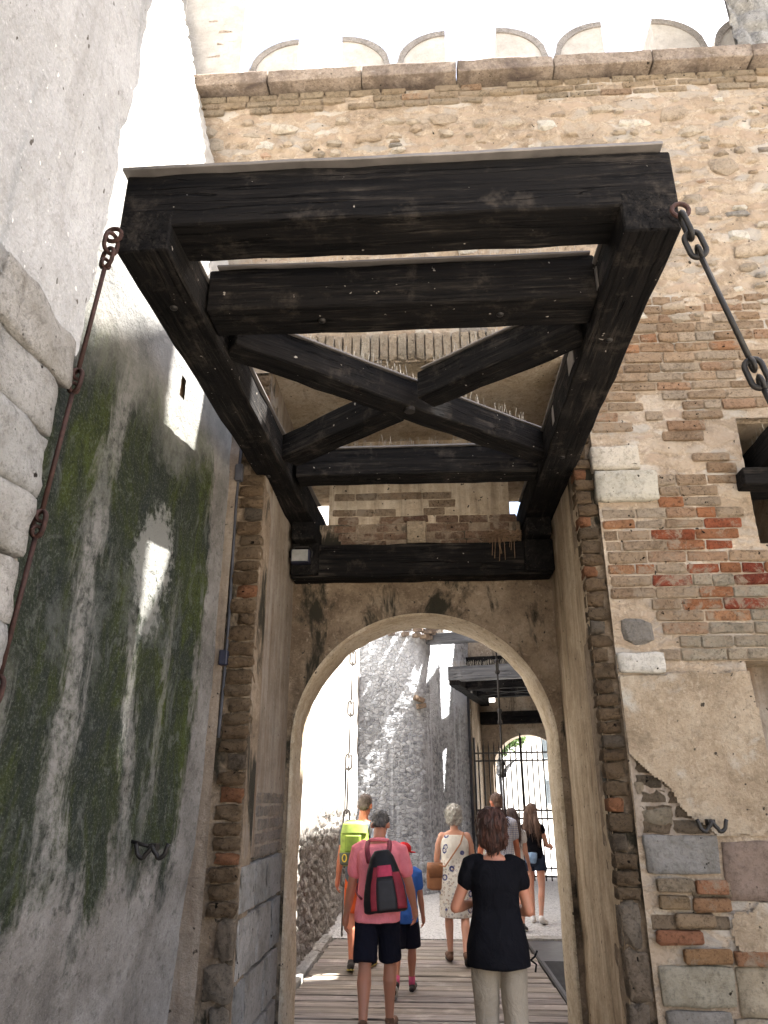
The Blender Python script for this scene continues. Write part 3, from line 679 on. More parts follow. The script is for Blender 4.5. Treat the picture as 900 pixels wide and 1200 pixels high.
# coping stones with open joints
x = -3.1
for k in range(11):
    w = .87; rock('coping_stone', g(x + w / 2, Y0 + .34, 7.825), (w - .009, .90, .15), gw, (1, 1, 1), M['coping'], .008, .010, 10); x += w
core_fill = box_obj('parapet_walk', g(-3.1, Y0 + .06, 7.692), g(9, Y0 + .335, 7.748), M['mortar'], gw)
box_obj('parapet_walk', g(-3.1, Y0 + .34, 7.69), g(9, Y2 + .1, 7.90), M['mortar'], gw)
bm = bmesh.new(); core(bm, (-3.1, 5.36, 7.9), (3.3, 5.72, 8.30)); from_bm('parapet', bm, M['merlon'], gw)
def merlon(xc):
    hw, n = .54, 14
    def prof(d=0.0):
        pts = [(-hw, 8.31), (-hw, 9.12)]
        pts += [(-hw + (hw - .03) * k / n, 8.66 + .46 * sqrt(max(0, 1 - (k / n) ** 2))) for k in range(1, n + 1)]
        pts += [(hw - (hw - .03) * (n - k) / n, 8.66 + .46 * sqrt(max(0, 1 - ((n - k) / n) ** 2))) for k in range(0, n)]
        pts += [(hw, 9.12), (hw, 8.31)]
        return pts
    bm = bmesh.new(); P = prof()[1:-1]; zb = 8.31
    def q4(*c): bm.faces.new([bm.verts.new(g(xc + p[0], p[1], p[2])) for p in c])
    for p, q in zip(P, P[1:]):
        for yy in (5.35, 5.75): q4((p[0], yy, zb), (q[0], yy, zb), (q[0], yy, q[1]), (p[0], yy, p[1]))
        q4((p[0], 5.35, p[1]), (q[0], 5.35, q[1]), (q[0], 5.75, q[1]), (p[0], 5.75, p[1]))
    for x in (-hw, hw): q4((x, 5.35, zb), (x, 5.75, zb), (x, 5.75, 9.12), (x, 5.35, 9.12))
    bmesh.ops.remove_doubles(bm, verts=list(bm.verts), dist=1e-5)
    m = from_bm('merlon', bm, M['merlon'], gw)
    bm = bmesh.new()
    for s in (-1, 1):
        ring = []
        for k in range(n + 1):
            u = k / n; x = s * (hw - (hw - .03) * u); z = 8.66 + .46 * sqrt(max(0, 1 - u * u))
            zi = z - .055 * (1 if u < .98 else 1.0); xi = x + s * .05 * u
            ring.append([bm.verts.new(g(xc + p, yy, q)) for p, q, yy in ((x, z + .012, 5.335), (xi, zi, 5.335), (xi, zi, 5.36), (x, z + .012, 5.76))])
        for p, q in zip(ring, ring[1:]):
            for k in range(3): bm.faces.new((p[k], p[k + 1], q[k + 1], q[k]))
    from_bm('rim', bm, M['rim'], m)
for xc in (-1.76, -.22, 1.39, 2.98): merlon(xc)
bm = bmesh.new(); core(bm, (-3.2, 5.0, 7.91), (-2.34, 5.9, 11)); core(bm, (-2.34, 5.02, 7.91), (-1.72, 5.33, 10.4)); from_bm('corner_pier', bm, M['merlon'], gw)
for k in range(5): piece('pier_brick', BRK[k % 14], g(-1.95 + rng.uniform(-.12, .1), 5.045, 8.35 + k * .17), (rng.uniform(.15, .26), .05, .06), gw, jit((.62, .54, .47), .06))

# ================================================================== tower at upper right (keep) that shades the gate court
kt = thing('keep_tower', 'grey rough stone tower rising behind the right end of the battlements', 'tower', (6, 7, 0))
def k_(x, y, z): return (x - 6, y - 7, z)
bm = bmesh.new()
DX, DY = SUN.x / SUN.y * 1.2, 1.2          # side faces sheared along the sun bearing, shaped to leave wall sun patches open
def kq(*c): bm.faces.new([bm.verts.new(k_(*p)) for p in c])
kx = [(2.95, 13.0), (5.4, 17.3), (8.0, 21.85), (8.0, 36), (18, 36)]  # unseen roofline and tall part, shaped to cast the shade on left walls
for (xa, za), (xb, zb) in zip(kx, kx[1:]):
    for yy, sx in ((4.90, 0), (4.90 + DY, DX)):
        if xb > xa: kq((xa + sx, yy, 7.92), (xb + sx, yy, 7.92), (xb + sx, yy, zb), (xa + sx, yy, za))
    kq((xa, 4.90, za), (xb, 4.90, zb), (xb + DX, 4.90 + DY, zb), (xa + DX, 4.90 + DY, za))
for x, z in ((2.95, 13.0), (18, 36)): kq((x, 4.90, 7.92), (x, 4.90, z), (x + DX, 4.90 + DY, z), (x + DX, 4.90 + DY, 7.92))
bmesh.ops.remove_doubles(bm, verts=list(bm.verts), dist=1e-5)
from_bm('tower_body', bm, M['keep'], kt)
def kd(P, U, V):
    f1, f2 = worley((P[:, 0] + P[:, 2] * .12) * 5, P[:, 2] * 3.2, 6); return np.clip(f2 - f1, 0, .4) * .16 + fbm(P, 2, 4, 61) * .06
bm = bmesh.new(); pr = [(2.36, 9.16), (2.96, 9.16), (2.96, 11.1), (2.83, 10.9), (2.24, 9.97), (1.97, 9.73), (1.99, 9.45)]      # unseen slab added to cut the lower sun patch on the mossy wall
a = [bm.verts.new(k_(p[0], 4.92, p[1])) for p in pr]; b = [bm.verts.new(k_(p[0], 5.02, p[1])) for p in pr]
for k in range(len(pr)): bm.faces.new((a[k], a[(k + 1) % len(pr)], b[(k + 1) % len(pr)], b[k]))
bm.faces.new(a); bm.faces.new(b); bmesh.ops.triangulate(bm, faces=[f for f in bm.faces if len(f.verts) > 4]); from_bm('sun_cut_slab', bm, M['keep'], kt)
sheet('tower_face', k_(2.935, 4.885, 7.92), (1, 0, 0), (0, 0, 1), 1.6, 4.5, .03, (0, -1, 0), M['keep'], kt, kd)

# ================================================================== LEFT mossy wall and near wall
mw = thing('mossy_wall', 'tall grey rendered side wall covered in dark green moss streaks', 'wall', (-1.43, 3, 0))
def prof_x(z): return np.interp(z, [0, .5, 1.3, 2.35, 4.2, 5.6, 6.9, 7.9, 12], [-1.53, -1.52, -1.465, -1.435, -1.43, -1.60, -1.82, -2.08, -3.0])
def mwarp(P): P = P.copy(); P[:, 0] = prof_x(P[:, 2]) + 1.43 - (1.85 - P[:, 1]) * .08; return P
hole_y, hole_z = 3.92, 4.02
def mdisp(P, U, V):
    q = P.copy(); q[:, 0] = 0
    d = fbm(q, .9, 4, 71) * .030 + fbm(q, 6, 4, 72) * .012
    up = np.clip((P[:, 2] - 4.6) / .6, 0, 1); f1, f2 = worley(P[:, 1] * 5, P[:, 2] * 8, 9)
    return d + up * (np.clip(f2 - f1, 0, .3) * .10)
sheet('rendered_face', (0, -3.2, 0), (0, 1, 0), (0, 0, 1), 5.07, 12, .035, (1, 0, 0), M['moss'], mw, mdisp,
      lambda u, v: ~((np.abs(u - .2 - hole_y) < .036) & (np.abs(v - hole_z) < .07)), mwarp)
bm = bmesh.new(); box(bm, (-.15, hole_y - 3 - .1, hole_z - .15), (-.098, hole_y - 3 + .1, hole_z + .15)); from_bm('putlog_hole', bm, plain('brown_hole', (.30, .19, .10), .9), mw)
bm = bmesh.new()
for z0, z1, x in ((0, 2.4, -1.65), (2.4, 4.3, -1.75), (4.3, 6.5, -1.98), (6.5, 9, -2.55), (9, 11.9, -3.1)): box(bm, (x + 1.43 - 1.6, -3.2, z0), (x + 1.43 - .42, 2.2, z1))
from_bm('wall_core', bm, M['near'], mw)
nwl = thing('near_wall', 'light grey rendered buttress wall close on the left side', 'wall', (-1.1, 0, 0))
def ndisp(P, U, V):
    q = P.copy(); q[:, 0] = 0
    d = fbm(q, .8, 4, 81) * .045 + fbm(q, 5, 4, 82) * .016
    z = P[:, 2]; y = P[:, 1]
    return d
NYE = 2.0
def nedge(z): return np.interp(z, [0, 1.85, 2.14, 2.57, 2.87, 3.22, 3.74, 4.06, 4.52, 4.89, 12], [1.84, 1.86, 1.90, 1.91, 1.945, 2.01, 2.03, 2.05, 2.08, 2.115, 2.3])
def nwarp(P):
    P = P.copy(); z = P[:, 2]; e = nedge(z) - NYE + .012 * np.sin(z * 9) + .008 * np.sin(z * 23 + 1) + .005 * np.sin(z * 51)
    P[:, 1] += e * np.clip((P[:, 1] + 6) / 8, 0, 1) ** 3; return P
ztop = lambda y: 3.10 + .16 * np.sin(y * 3.1) + .06 * np.sin(y * 9)
sheet('rendered_face', (-.02, -6, 0), (0, 1, 0), (0, 0, 1), 6 + NYE, 12, .03, (1, 0, 0), M['near'], nwl, ndisp, lambda u, v: v > ztop(u - 6) - .05, nwarp)
sheet('joint_mortar', (-.055, -6, 0), (0, 1, 0), (0, 0, 1), 6 + NYE - .01, 3.4, .05, (1, 0, 0), masonry('brown_joint_mortar', (.24, .19, .14), (.30, .255, .205), (.34, .31, .27), 4, .6), nwl, lambda P, U, V: fbm(P, 5, 3, 83) * .02, None, nwarp)
bm = bmesh.new(); box(bm, (-1.6, -6, 0), (-.13, 1.78, 11.9)); from_bm('wall_core', bm, M['near'], nwl)
def rdisp(P, U, V): return fbm(P, 3, 4, 85) * .03
sheet('end_face', (-.06, 1.84, 0), (-1, 0, 0), (0, 0, 1), .8, 12, .05, (0, 1, 0), M['near'], nwl, rdisp, None, lambda P: P + np.stack([P[:, 0] * 0, nedge(P[:, 2]) - 1.87, P[:, 0] * 0], 1))
z = .95
for ri in range(12):
    h = rng.uniform(.175, .20); y = float(nedge(z + h / 2)) + rng.uniform(-.02, .015)
    while y > -1.0:
        w = rng.uniform(.38, .75)
        if z + h * .75 < float(ztop(y - w / 2)) + .04:
            rock('stone_block', (-.078, y - w / 2, z + h / 2), (.13, w - .010, h - .008), nwl, jit((.36, .355, .345), .05), None, .010, .016, 8)
        y -= w
    z += h

# ================================================================== DRAWBRIDGE FRAME
def beam(name, p0, p1, w, h, mat, parent, bev=.008, rough_=.006, taper=None):
    """beam from p0 to p1 (bottom centre line), local x along the length"""
    p0, p1 = Vector(p0), Vector(p1); d = p1 - p0; L = d.length
    bm = bmesh.new(); box(bm, (0, -w / 2, 0), (L, w / 2, h))
    es = [e for e in bm.edges if abs(e.verts[0].co.x - e.verts[1].co.x) > L * .5]
    n = max(3, int(L / .12))
    bmesh.ops.bevel(bm, geom=list(bm.edges), offset=bev, segments=1, affect='EDGES')
    es = [e for e in bm.edges if abs(e.verts[0].co.x - e.verts[1].co.x) > L * .5]
    bmesh.ops.subdivide_edges(bm, edges=es, cuts=n, use_grid_fill=True)
    r = random.Random(int(L * 1000) + len(name))
    co = np.array([v.co for v in bm.verts]); nn = fbm(co * [2.0, 1, 1] + r.random() * 50, 2.4, 3, 5)
    n2 = fbm(co * [2.0, 1, 1] + 9 + r.random() * 50, 2.4, 3, 6)
    for v, a, b in zip(bm.verts, nn, n2): v.co.y += a * rough_ * 2; v.co.z += b * rough_ * 2
    o = from_bm(name, bm, mat, parent)
    o.location = p0; o.rotation_euler = d.to_track_quat('X', 'Z').to_euler()
    return o
fr = thing('drawbridge_frame', 'huge black timber drawbridge lifting frame jutting out above the gateway', 'drawbridge frame', (0, 6.1, 3.86))
def d_(x, y, z): return (x, y - 6.1, z - 3.86)
wx = M['wood_x']
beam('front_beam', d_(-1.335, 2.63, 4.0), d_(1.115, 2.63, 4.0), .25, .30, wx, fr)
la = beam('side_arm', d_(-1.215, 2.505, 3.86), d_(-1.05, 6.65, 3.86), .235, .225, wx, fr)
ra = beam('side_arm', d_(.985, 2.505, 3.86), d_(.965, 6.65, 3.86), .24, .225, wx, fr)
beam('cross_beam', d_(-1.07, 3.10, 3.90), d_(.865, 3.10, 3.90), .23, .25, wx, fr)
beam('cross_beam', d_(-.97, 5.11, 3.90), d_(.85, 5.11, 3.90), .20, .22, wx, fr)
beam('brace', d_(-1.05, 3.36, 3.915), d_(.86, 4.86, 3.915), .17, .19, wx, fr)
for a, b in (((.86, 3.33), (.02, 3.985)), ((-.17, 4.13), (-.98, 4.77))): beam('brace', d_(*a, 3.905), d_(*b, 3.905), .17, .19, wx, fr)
# lighter side boards on arms, metal shoes, bolts
beam('front_capping', d_(-1.345, 2.635, 4.302), d_(1.08, 2.635, 4.302), .33, .018, M['flash'], fr, .003, .002)
beam('beam_capping', d_(-1.03, 3.10, 4.152), d_(.85, 3.10, 4.152), .26, .014, M['flash'], fr, .003, .002)
beam('beam_capping', d_(-.93, 5.11, 4.122), d_(.84, 5.11, 4.122), .23, .014, M['flash'], fr, .003, .002)
beam('brace_capping', d_(-1.0, 3.40, 4.107), d_(.82, 4.83, 4.107), .19, .012, M['flash'], fr, .003, .002)
beam('brace_capping', d_(.82, 3.36, 4.098), d_(.05, 3.96, 4.098), .19, .012, M['flash'], fr, .003, .002)
beam('arm_capping', d_(-1.21, 2.80, 4.088), d_(-1.06, 6.1, 4.088), .26, .014, M['flash'], fr, .003, .002)
beam('arm_capping', d_(.985, 2.80, 4.088), d_(.965, 6.1, 4.088), .26, .014, M['flash'], fr, .003, .002)
for x, s in ((-1.095, 1), (.862, -1)):
    for yy in (2.95, 3.6, 4.3): box_obj('iron_plate', d_(x - .004 if s > 0 else x - .004, yy, 3.93), d_(x + .006, yy + .16, 4.05), M['flash'], fr)
bm = bmesh.new(); tube(bm, [d_(-.08, 4.06, 3.895), d_(-.08, 4.06, 3.92)], .035, 10); from_bm('bolt_head', bm, M['iron'], fr)
for x, y in ((-1.2, 2.9), (.98, 3.3), (-1.15, 4.9), (.97, 4.7), (-.5, 3.1), (.4, 3.1)):
    bm = bmesh.new(); ellip(bm, (0, 0, 0), (.02, .02, .014), None, 2); o = from_bm('bolt_head', bm, M['iron'], fr, True); o.location = d_(x, y, 3.86 if abs(x) > .6 else 3.90)
# bird spikes along tops
def spikes(parent, runs, tf):
    bm = bmesh.new(); r = random.Random(3)
    for p0, p1, n in runs:
        p0, p1 = Vector(p0), Vector(p1)
        for k in range(n):
            b = p0.lerp(p1, (k + r.random() * .6) / n)
            for s in (-1, 0, 1):
                if r.random() < .25: continue
                t = b + Vector((r.uniform(-.03, .03), s * .045 + r.uniform(-.015, .015), r.uniform(.075, .125)))
                tube(bm, [tf(*b), tf(*t)], .0016, 4)
    return setp(from_bm('bird_spike_strip', bm, M['spike'], parent), None, None, None, 'stuff')
spikes(fr, [((-1.3, 2.72, 4.318), (1.05, 2.72, 4.318), 60), ((-1.0, 3.1, 4.165), (.84, 3.1, 4.165), 44), ((-.92, 5.11, 4.135), (.84, 5.11, 4.135), 44), ((-1.0, 3.4, 4.118), (.8, 4.8, 4.118), 44), ((.8, 3.38, 4.11), (.06, 3.95, 4.11), 24), ((-1.2, 2.85, 4.1), (-1.07, 5.9, 4.1), 50), ((.985, 2.85, 4.1), (.965, 5.9, 4.1), 50)], d_)
# lintel and bearing blocks under the arm roots
lb = thing('lintel_beam', 'black timber lintel across the recess above the arch', 'beam', (0, 6.1, 3.4))
beam('timber', (-1.155, 0, 0), (1.07, 0, 0), .20, .29, wx, lb)
for x in (-1.035, .955):
    box_obj('bearing_block', (x - .105, -.26, .302 if False else .295), (x + .105, .095, .455), M['wood_y'], lb, .01)
    box_obj('hanger_post', (x - .12, -.16, .01), (x + .12, -.103, .29), M['wood_y'], lb, .01)
sp = []
# floodlight
fl = thing('floodlight', 'small square floodlight fixed at the left end of the black lintel', 'floodlight', (-1.06, 5.90, 3.55))
box_obj('housing', (-.08, -.05, -.06), (.08, .03, .06), M['jbox'], fl, .008)
bm = bmesh.new(); box(bm, (-.068, -.006, -.05), (.068, .0, .05)); o = from_bm('glass_front', bm, M['glass'], fl); o.location = (0, -.055, 0)
bm = bmesh.new(); tube(bm, [(-.09, 0, 0), (-.095, .0, .05), (-.06, .02, .10), (.06, .02, .10), (.095, 0, .05), (.09, 0, 0)], .008, 6); from_bm('bracket', bm, M['iron'], fl)
# pigeon nest
ne = thing('bird_nest', 'ragged twig nest on the right end of the black lintel', 'nest', (.66, 6.04, 3.70))
bm = bmesh.new(); r = random.Random(11)
for k in range(170):
    a = r.uniform(0, 2 * pi); rad = r.uniform(.02, .13); c = Vector((cos(a) * rad * 1.25, sin(a) * rad * .7, r.uniform(0, .09)))
    d = Vector((r.uniform(-1, 1), r.uniform(-1, 1), r.uniform(-.6, .35))).normalized() * r.uniform(.04, .11)
    tube(bm, [c - d / 2, c + d / 2], .003, 4)
for k in range(14):
    c = Vector((r.uniform(-.13, .12), -.11 + r.uniform(-.01, .01), .01)); tube(bm, [c, c + Vector((r.uniform(-.02, .02), -.006, -r.uniform(.05, .22)))], .0025, 4)
from_bm('twigs', bm, M['twig'], ne)['kind'] = 'stuff'

# ================================================================== chains
def link_mesh(name, L, w, r, mat):
    bm = bmesh.new(); pts = []
    n = 8
    for k in range(n + 1): a = pi * k / n; pts.append((w / 2 * cos(a), 0, L / 2 - w / 2 + w / 2 * sin(a)))
    for k in range(n + 1): a = pi + pi * k / n; pts.append((w / 2 * cos(a), 0, -L / 2 + w / 2 + w / 2 * sin(a)))
    pts.append(pts[0]); tube(bm, pts, r, 8, False)
    bmesh.ops.remove_doubles(bm, verts=list(bm.verts), dist=1e-5); bmesh.ops.recalc_face_normals(bm, faces=bm.faces)
    me = bpy.data.meshes.new(name); bm.to_mesh(me); bm.free(); me.materials.append(mat); me.polygons.foreach_set('use_smooth', [True] * len(me.polygons)); return me
def rod_mesh(L, r, mat):
    bm = bmesh.new(); tube(bm, [(0, 0, -L / 2), (0, 0, L / 2)], r, 8)
    for s in (-1, 1):
        pts = [(r * 2.2 * cos(a), 0, s * (L / 2 + r * 1.6) + r * 2.2 * sin(a)) for a in np.linspace(0, 2 * pi, 11)]
        tube(bm, pts, r * .8, 6, False)
    bmesh.ops.recalc_face_normals(bm, faces=bm.faces)
    me = bpy.data.meshes.new('chain_rod'); bm.to_mesh(me); bm.free(); me.materials.append(mat); me.polygons.foreach_set('use_smooth', [True] * len(me.polygons)); return me
def chain(label, p0, p1, rodL, linkL, linkW, r, mat, first=0, group='long iron drawbridge chains'):
    p0, p1 = Vector(p0), Vector(p1); d = p1 - p0; L = d.length; u = d.normalized()
    t = thing('chain', label, 'chain', p1, 0, group)
    rot = u.to_track_quat('Z', 'Y')
    lm = link_mesh('chain_link', linkL, linkW, r, mat); rm = rod_mesh(rodL, r, mat)
    s = 0.0; k = 0
    seq = ['l'] * first + ['r', 'l'] * 40 if first else ['r', 'l'] * 40
    i = 0
    while s < L - .02 and i < len(seq):
        ln = (linkL if seq[i] == 'l' else rodL + r * 4)
        if s + ln > L + .1: break
        o = bpy.data.objects.new('chain_link' if seq[i] == 'l' else 'chain_rod', lm if seq[i] == 'l' else rm); COL.objects.link(o); o.parent = t
        o.location = p0 + u * (s + ln / 2) - p1
        from mathutils import Quaternion
        o.rotation_mode = 'QUATERNION'; o.rotation_quaternion = rot @ Quaternion((0, 0, 1), (i % 2) * pi / 2 + .35)
        s += ln - r * 2.4; i += 1
    return t
c1 = chain('rusty chain hanging from the left front end of the drawbridge frame', (-1.335, 2.47, 3.93), (-1.63, 2.50, .02), .52, .10, .065, .0095, M['rust'], 2)
c2 = chain('dark chain hanging from the right front end of the drawbridge frame', (1.075, 2.42, 3.86), (1.95, 2.50, .02), .50, .125, .06, .0115, M['iron'], 2)
for c, x in ((c1, -1.335), (c2, 1.10)):
    bm = bmesh.new(); pts = [(.035 * cos(a), 0, .035 * sin(a)) for a in np.linspace(0, 2 * pi, 13)]; tube(bm, pts, .010, 8, False)
    o = from_bm('eye_ring', bm, M['rust'], c); o.location = Vector((x, 2.475, 3.93)) - c.location
chain('grey chain hanging in sunlight beside the left inner passage wall', (-1.03, 10.6, 5.6), (-1.16, 10.5, .0), .52, .20, .085, .012, M['spike'])
chain('dark chain hanging down inside the arch in front of the iron gate', (.98, 10.6, 5.4), (.98, 10.6, .0), .50, .20, .085, .013, M['iron'])
for o in list(COL.objects):
    if o.get('category') == 'chain' and 'inner passage' in o['label']:
        for ch in o.children:
            if ch.data.materials[0] is not M['flash']: ch.data.materials[0] = M['flash']

# ================================================================== iron wall hooks, conduit
def whook(label, loc, axis):
    t = thing('wall_hook', label, 'hook', loc, 0, 'black iron wall hooks')
    bm = bmesh.new(); pts = []
    for k in range(25):
        a = k / 24; x = (a - .5) * .17; z = -.045 * abs(sin(a * 2 * pi)) ** .8 + (.012 if .3 < a < .7 else .0) + (.02 if a < .05 or a > .95 else 0)
        pts.append((x, -.03, z) if axis == 'x' else (.03, x, z))
    tube(bm, pts, .012, 8); from_bm('double_hook', bm, M['iron'], t, True)
    bm = bmesh.new(); box(bm, (-.02, -.03, -.012), (.02, .03, .02)) if axis == 'x' else box(bm, (-.05, -.02, -.012), (.03, .02, .02)); from_bm('wall_pin', bm, M['iron'], t)
whook('black double iron hook on the beige plaster right of the gate', (1.64, 4.80, 1.50), 'x')
whook('black double iron hook on the mossy left wall', (-1.405, 4.0, 1.40), 'x')
bm = bmesh.new(); tube(bm, [(0, 0, 0), (-.12, 0, .03)], .010, 6); from_bm('wall_stem', bm, M['iron'], [o for o in COL.objects if o.get('category') == 'hook'][-1], True)
cd = thing('cable_conduit', 'thin grey cable conduit running down the groove left of the gate bricks', 'cable', (-1.358, 4.85, 0))
bm = bmesh.new(); pts = [(.006 * sin(z * 3), .012 + .004 * cos(z * 2.3), z) for z in np.linspace(2.0, 4.65, 40)]; tube(bm, pts, .0105, 8); from_bm('pipe', bm, M['pipe'], cd, True)
box_obj('junction_box', (-.03, -.035, 2.46), (.025, .02, 2.56), M['jbox'], cd, .006)
box_obj('junction_box', (-.025, -.03, 3.80), (.03, .02, 3.93), M['pipe'], cd, .006)

# ================================================================== small footbridge arm in the right slot
fa = thing('footbridge_arm', 'single dark timber arm jutting from the slot at the right edge', 'timber arm', (2.46, 5.6, 3.7))
beam('arm', (0, .1, .10), (.02, -2.2, .16), .16, .22, wx, fa)
beam('bearing_block', (-.27, -.72, -.07), (.13, -.72, -.07), .30, .13, M['wood_x'], fa)
spikes(fa, [((0, -.2, .33), (.02, -2.1, .38), 26)], lambda x, y, z: (x, y, z))

# ================================================================== PASSAGE beyond the arch
pw = thing('passage_wall', 'sunlit white lime wall along the left of the inner passage', 'wall', (-1.4, 10, 0))
def pdisp(P, U, V):
    q = P.copy(); q[:, 0] = 0; d = fbm(q, 1.2, 4, 91) * .03
    low = np.clip((1.45 + fbm(q, 1.5, 3, 92) * .25 - P[:, 2]) / .06, 0, 1)
    f1, f2 = worley(P[:, 1] * 6.5, P[:, 2] * 8.5, 13)
    return d + low * (np.clip(f2 - f1, 0, .4) * .16 - .07)
slit = lambda y, z: (np.abs(y - 12.75) < .16) & (z > .5) & (z < 2.12 + .2 * np.sqrt(np.clip(1 - ((y - 12.75) / .16) ** 2, 0, 1)))
def lowm(u, v):
    q = np.stack([u * 0, u + 6.65, v], 1); return v < 1.45 + fbm(q, 1.5, 3, 92) * .25
sheet('lime_face', (0, -3.35, 0), (0, 1, 0), (0, 0, 1), 8.4, 6.8, .04, (1, 0, 0), M['pale_wall'], pw, pdisp, lambda u, v: ~lowm(u, v) & ~slit(u + 6.65, v))
sheet('rubble_base', (0, -3.35, 0), (0, 1, 0), (0, 0, 1), 8.4, 2.0, .04, (1, 0, 0), M['rough_low'], pw, pdisp, lambda u, v: lowm(u, v) & ~slit(u + 6.65, v))
box_obj('wall_core', (-.9, -3.3, 0), (-.22, 5.0, 6.78), M['pale_wall'], pw)
box_obj('arrow_slit', (-.225, 2.5, .3), (-.16, 3.0, 2.5), plain('brown_slit_brick', (.30, .19, .11), .9, 0, .3, .4, 8, False), pw)
tw = thing('cobbled_tower', 'round cornered tower wall of grey cobblestones with white lime runs and top painted sunlit', 'tower', (-.5, 15.5, 0))
tp = [Vector((-1.9, 14.75)), Vector((-1.45, 14.9)), Vector((-.75, 15.15)), Vector((-.22, 15.35)), Vector((-.02, 15.62)), Vector((.10, 16.1)), Vector((.35, 16.8)), Vector((.70, 17.5)), Vector((1.0, 18.05))]
# smooth the polyline and build a displaced vertical skin
def chaikin(p, n=2):
    for _ in range(n):
        q = [p[0]]
        for a, b in zip(p, p[1:]): q += [a.lerp(b, .25), a.lerp(b, .75)]
        p = q + [p[-1]]
    return p
cp = chaikin(tp, 1); acc = [0]
for a, b in zip(cp, cp[1:]): acc.append(acc[-1] + (b - a).length)
ca = np.array([[v.x, v.y] for v in cp]); acc = np.array(acc)
def twarp(P):
    s_ = P[:, 0]; x = np.interp(s_, acc, ca[:, 0]); yv = np.interp(s_, acc, ca[:, 1])
    dx = np.interp(s_ + .05, acc, ca[:, 0]) - np.interp(s_ - .05, acc, ca[:, 0]); dy = np.interp(s_ + .05, acc, ca[:, 1]) - np.interp(s_ - .05, acc, ca[:, 1])
    l = np.hypot(dx, dy) + 1e-9; nx, ny = dy / l, -dx / l
    z = P[:, 2]; f1, f2 = worley(s_ * 9, z * 12, 17)
    b = np.clip((1.0 - z) / 1.0, 0, 1) * .12
    q = np.stack([s_, s_ * 0, z], 1)
    d = np.clip(f2 - f1, 0, .25) * .05 + fbm(q, 1.2, 3, 19) * .03 + fbm(q, 10, 2, 20) * .008 + b 
    return np.stack([x + nx * d + .5, yv + ny * d - 15.5, z], 1)
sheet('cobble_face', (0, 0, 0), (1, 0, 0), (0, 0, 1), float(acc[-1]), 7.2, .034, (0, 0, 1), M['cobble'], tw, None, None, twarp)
bm = bmesh.new(); v1 = [bm.verts.new((p.x + .5 - .22, p.y - 15.5 + .28, 0)) for p in tp] + [bm.verts.new((-1.4, 3.2, 0))]
f = bm.faces.new(v1); e = bmesh.ops.extrude_face_region(bm, geom=[f]); bmesh.ops.translate(bm, verts=[v for v in e['geom'] if isinstance(v, bmesh.types.BMVert)], vec=(0, 0, 7.15)); from_bm('tower_core', bm, M['keep'], tw)
for k, s_ in enumerate(np.arange(1.05, 2.45, .125)):       # dog-tooth corbel bricks at the rounded corner
    for row in range(4):
        i = min(int(np.searchsorted(acc, s_)), len(cp) - 1); a, b = cp[max(0, i - 1)], cp[i]; t_ = (b - a).normalized()
        p = a.lerp(b, .5) + Vector((t_.y, -t_.x)) * (.06 + row * .07)
        o = piece('corbel_brick', BRK[(k + row) % 14], (p.x + .5, p.y - 15.5, 4.86 + row * .10), (.12, .20, .085), tw, jit((.36, .30, .26), .1)); o.rotation_euler = (0, 0, math.atan2(t_.y, t_.x) + (.78 if row % 2 else 0))
piece('exposed_brick', BRK[2], (.30, -.30 + .1, 3.55), (.22, .12, .09), tw, (.30, .22, .16), (0, .3, .5)); piece('exposed_brick', BRK[5], (.34, -.22 + .1, 3.42), (.2, .12, .1), tw, (.34, .26, .2), (0, -.2, .5))
prw = thing('passage_side_wall', 'high crenellated brick wall along the right of the inner passage', 'wall', (3, 10, 0))
bm = bmesh.new(); box(bm, (0.15, -3.3, 0), (1.0, 7.3, 7.9))
for a, b in ((-3.3, -.62), (-.18, 7.3)): box(bm, (.15, a, 7.9), (.42, b, 10.05))
from_bm('wall_core', bm, M['mortar'], prw)
sheet('brick_face', (.14, -3.3, 0), (0, 1, 0), (0, 0, 1), 10.6, 7.9, .06, (-1, 0, 0), M['mortar'], prw, lambda P, U, V: fbm(P, 1.5, 4, 95) * .04)

# second gate, turned to the right
RZ = -math.atan2(.235, .972)
g2 = thing('inner_gate_wall', 'second brown plastered gate wall with smaller arch beyond the passage', 'castle wall', (2.07, 17.74, 0), RZ)
bm = bmesh.new(); box(bm, (-1.75, 0, 0), (-1.1, 1.8, 8)); box(bm, (1.1, 0, 0), (3.2, 1.8, 8)); box(bm, (-1.098, 0.003, 4.8), (1.098, 1.8, 8)); from_bm('masonry', bm, M['gate2'], g2)
bm = bmesh.new(); arch_solid(bm, -1.13, 1.13, 3.95, 0, .86, 2.28, 1.3, 1.75); from_bm('arch_panel', bm, M['gate2'], g2)
bm = bmesh.new()
for a, b in ((-1.13, -1.0), (-.72, .62), (.86, 1.13)): box(bm, (a, 1.303, 3.951), (b, 1.75, 4.3))
box(bm, (-1.13, 1.303, 4.301), (1.13, 1.75, 4.82)); from_bm('upper_panel', bm, M['gate2'], g2)
beam('head_timber', (-1.3, -.06, 4.66), (1.4, -.06, 4.66), .12, .20, wx, g2)
beam('lintel_timber', (-1.09, 1.2, 3.4), (1.09, 1.2, 3.4), .18, .30, wx, g2)
for x in (-1.17, -1.45): box_obj('pilaster', (x - .09, -.07, 0), (x + .05, -.002, 4.6), M['gate2'], g2, .01)
for k in range(5): piece('exposed_stone', STN[k], (-1.42, -.02, 1 + .75 * k), (.2, .1, .12), g2, jit((.2, .16, .12)))
f2 = thing('inner_drawbridge_frame', 'grey timber drawbridge frame over the second gate beyond the arch', 'drawbridge frame', (2.07, 17.74, 3.86), RZ)
beam('front_beam', (-1.1, -2.4, .10), (1.05, -2.4, .10), .24, .28, M['wood_grey'], f2)
for x in (-.98, .93): beam('side_arm', (x, -2.5, 0), (x, 1.3, 0), .22, .22, wx, f2)
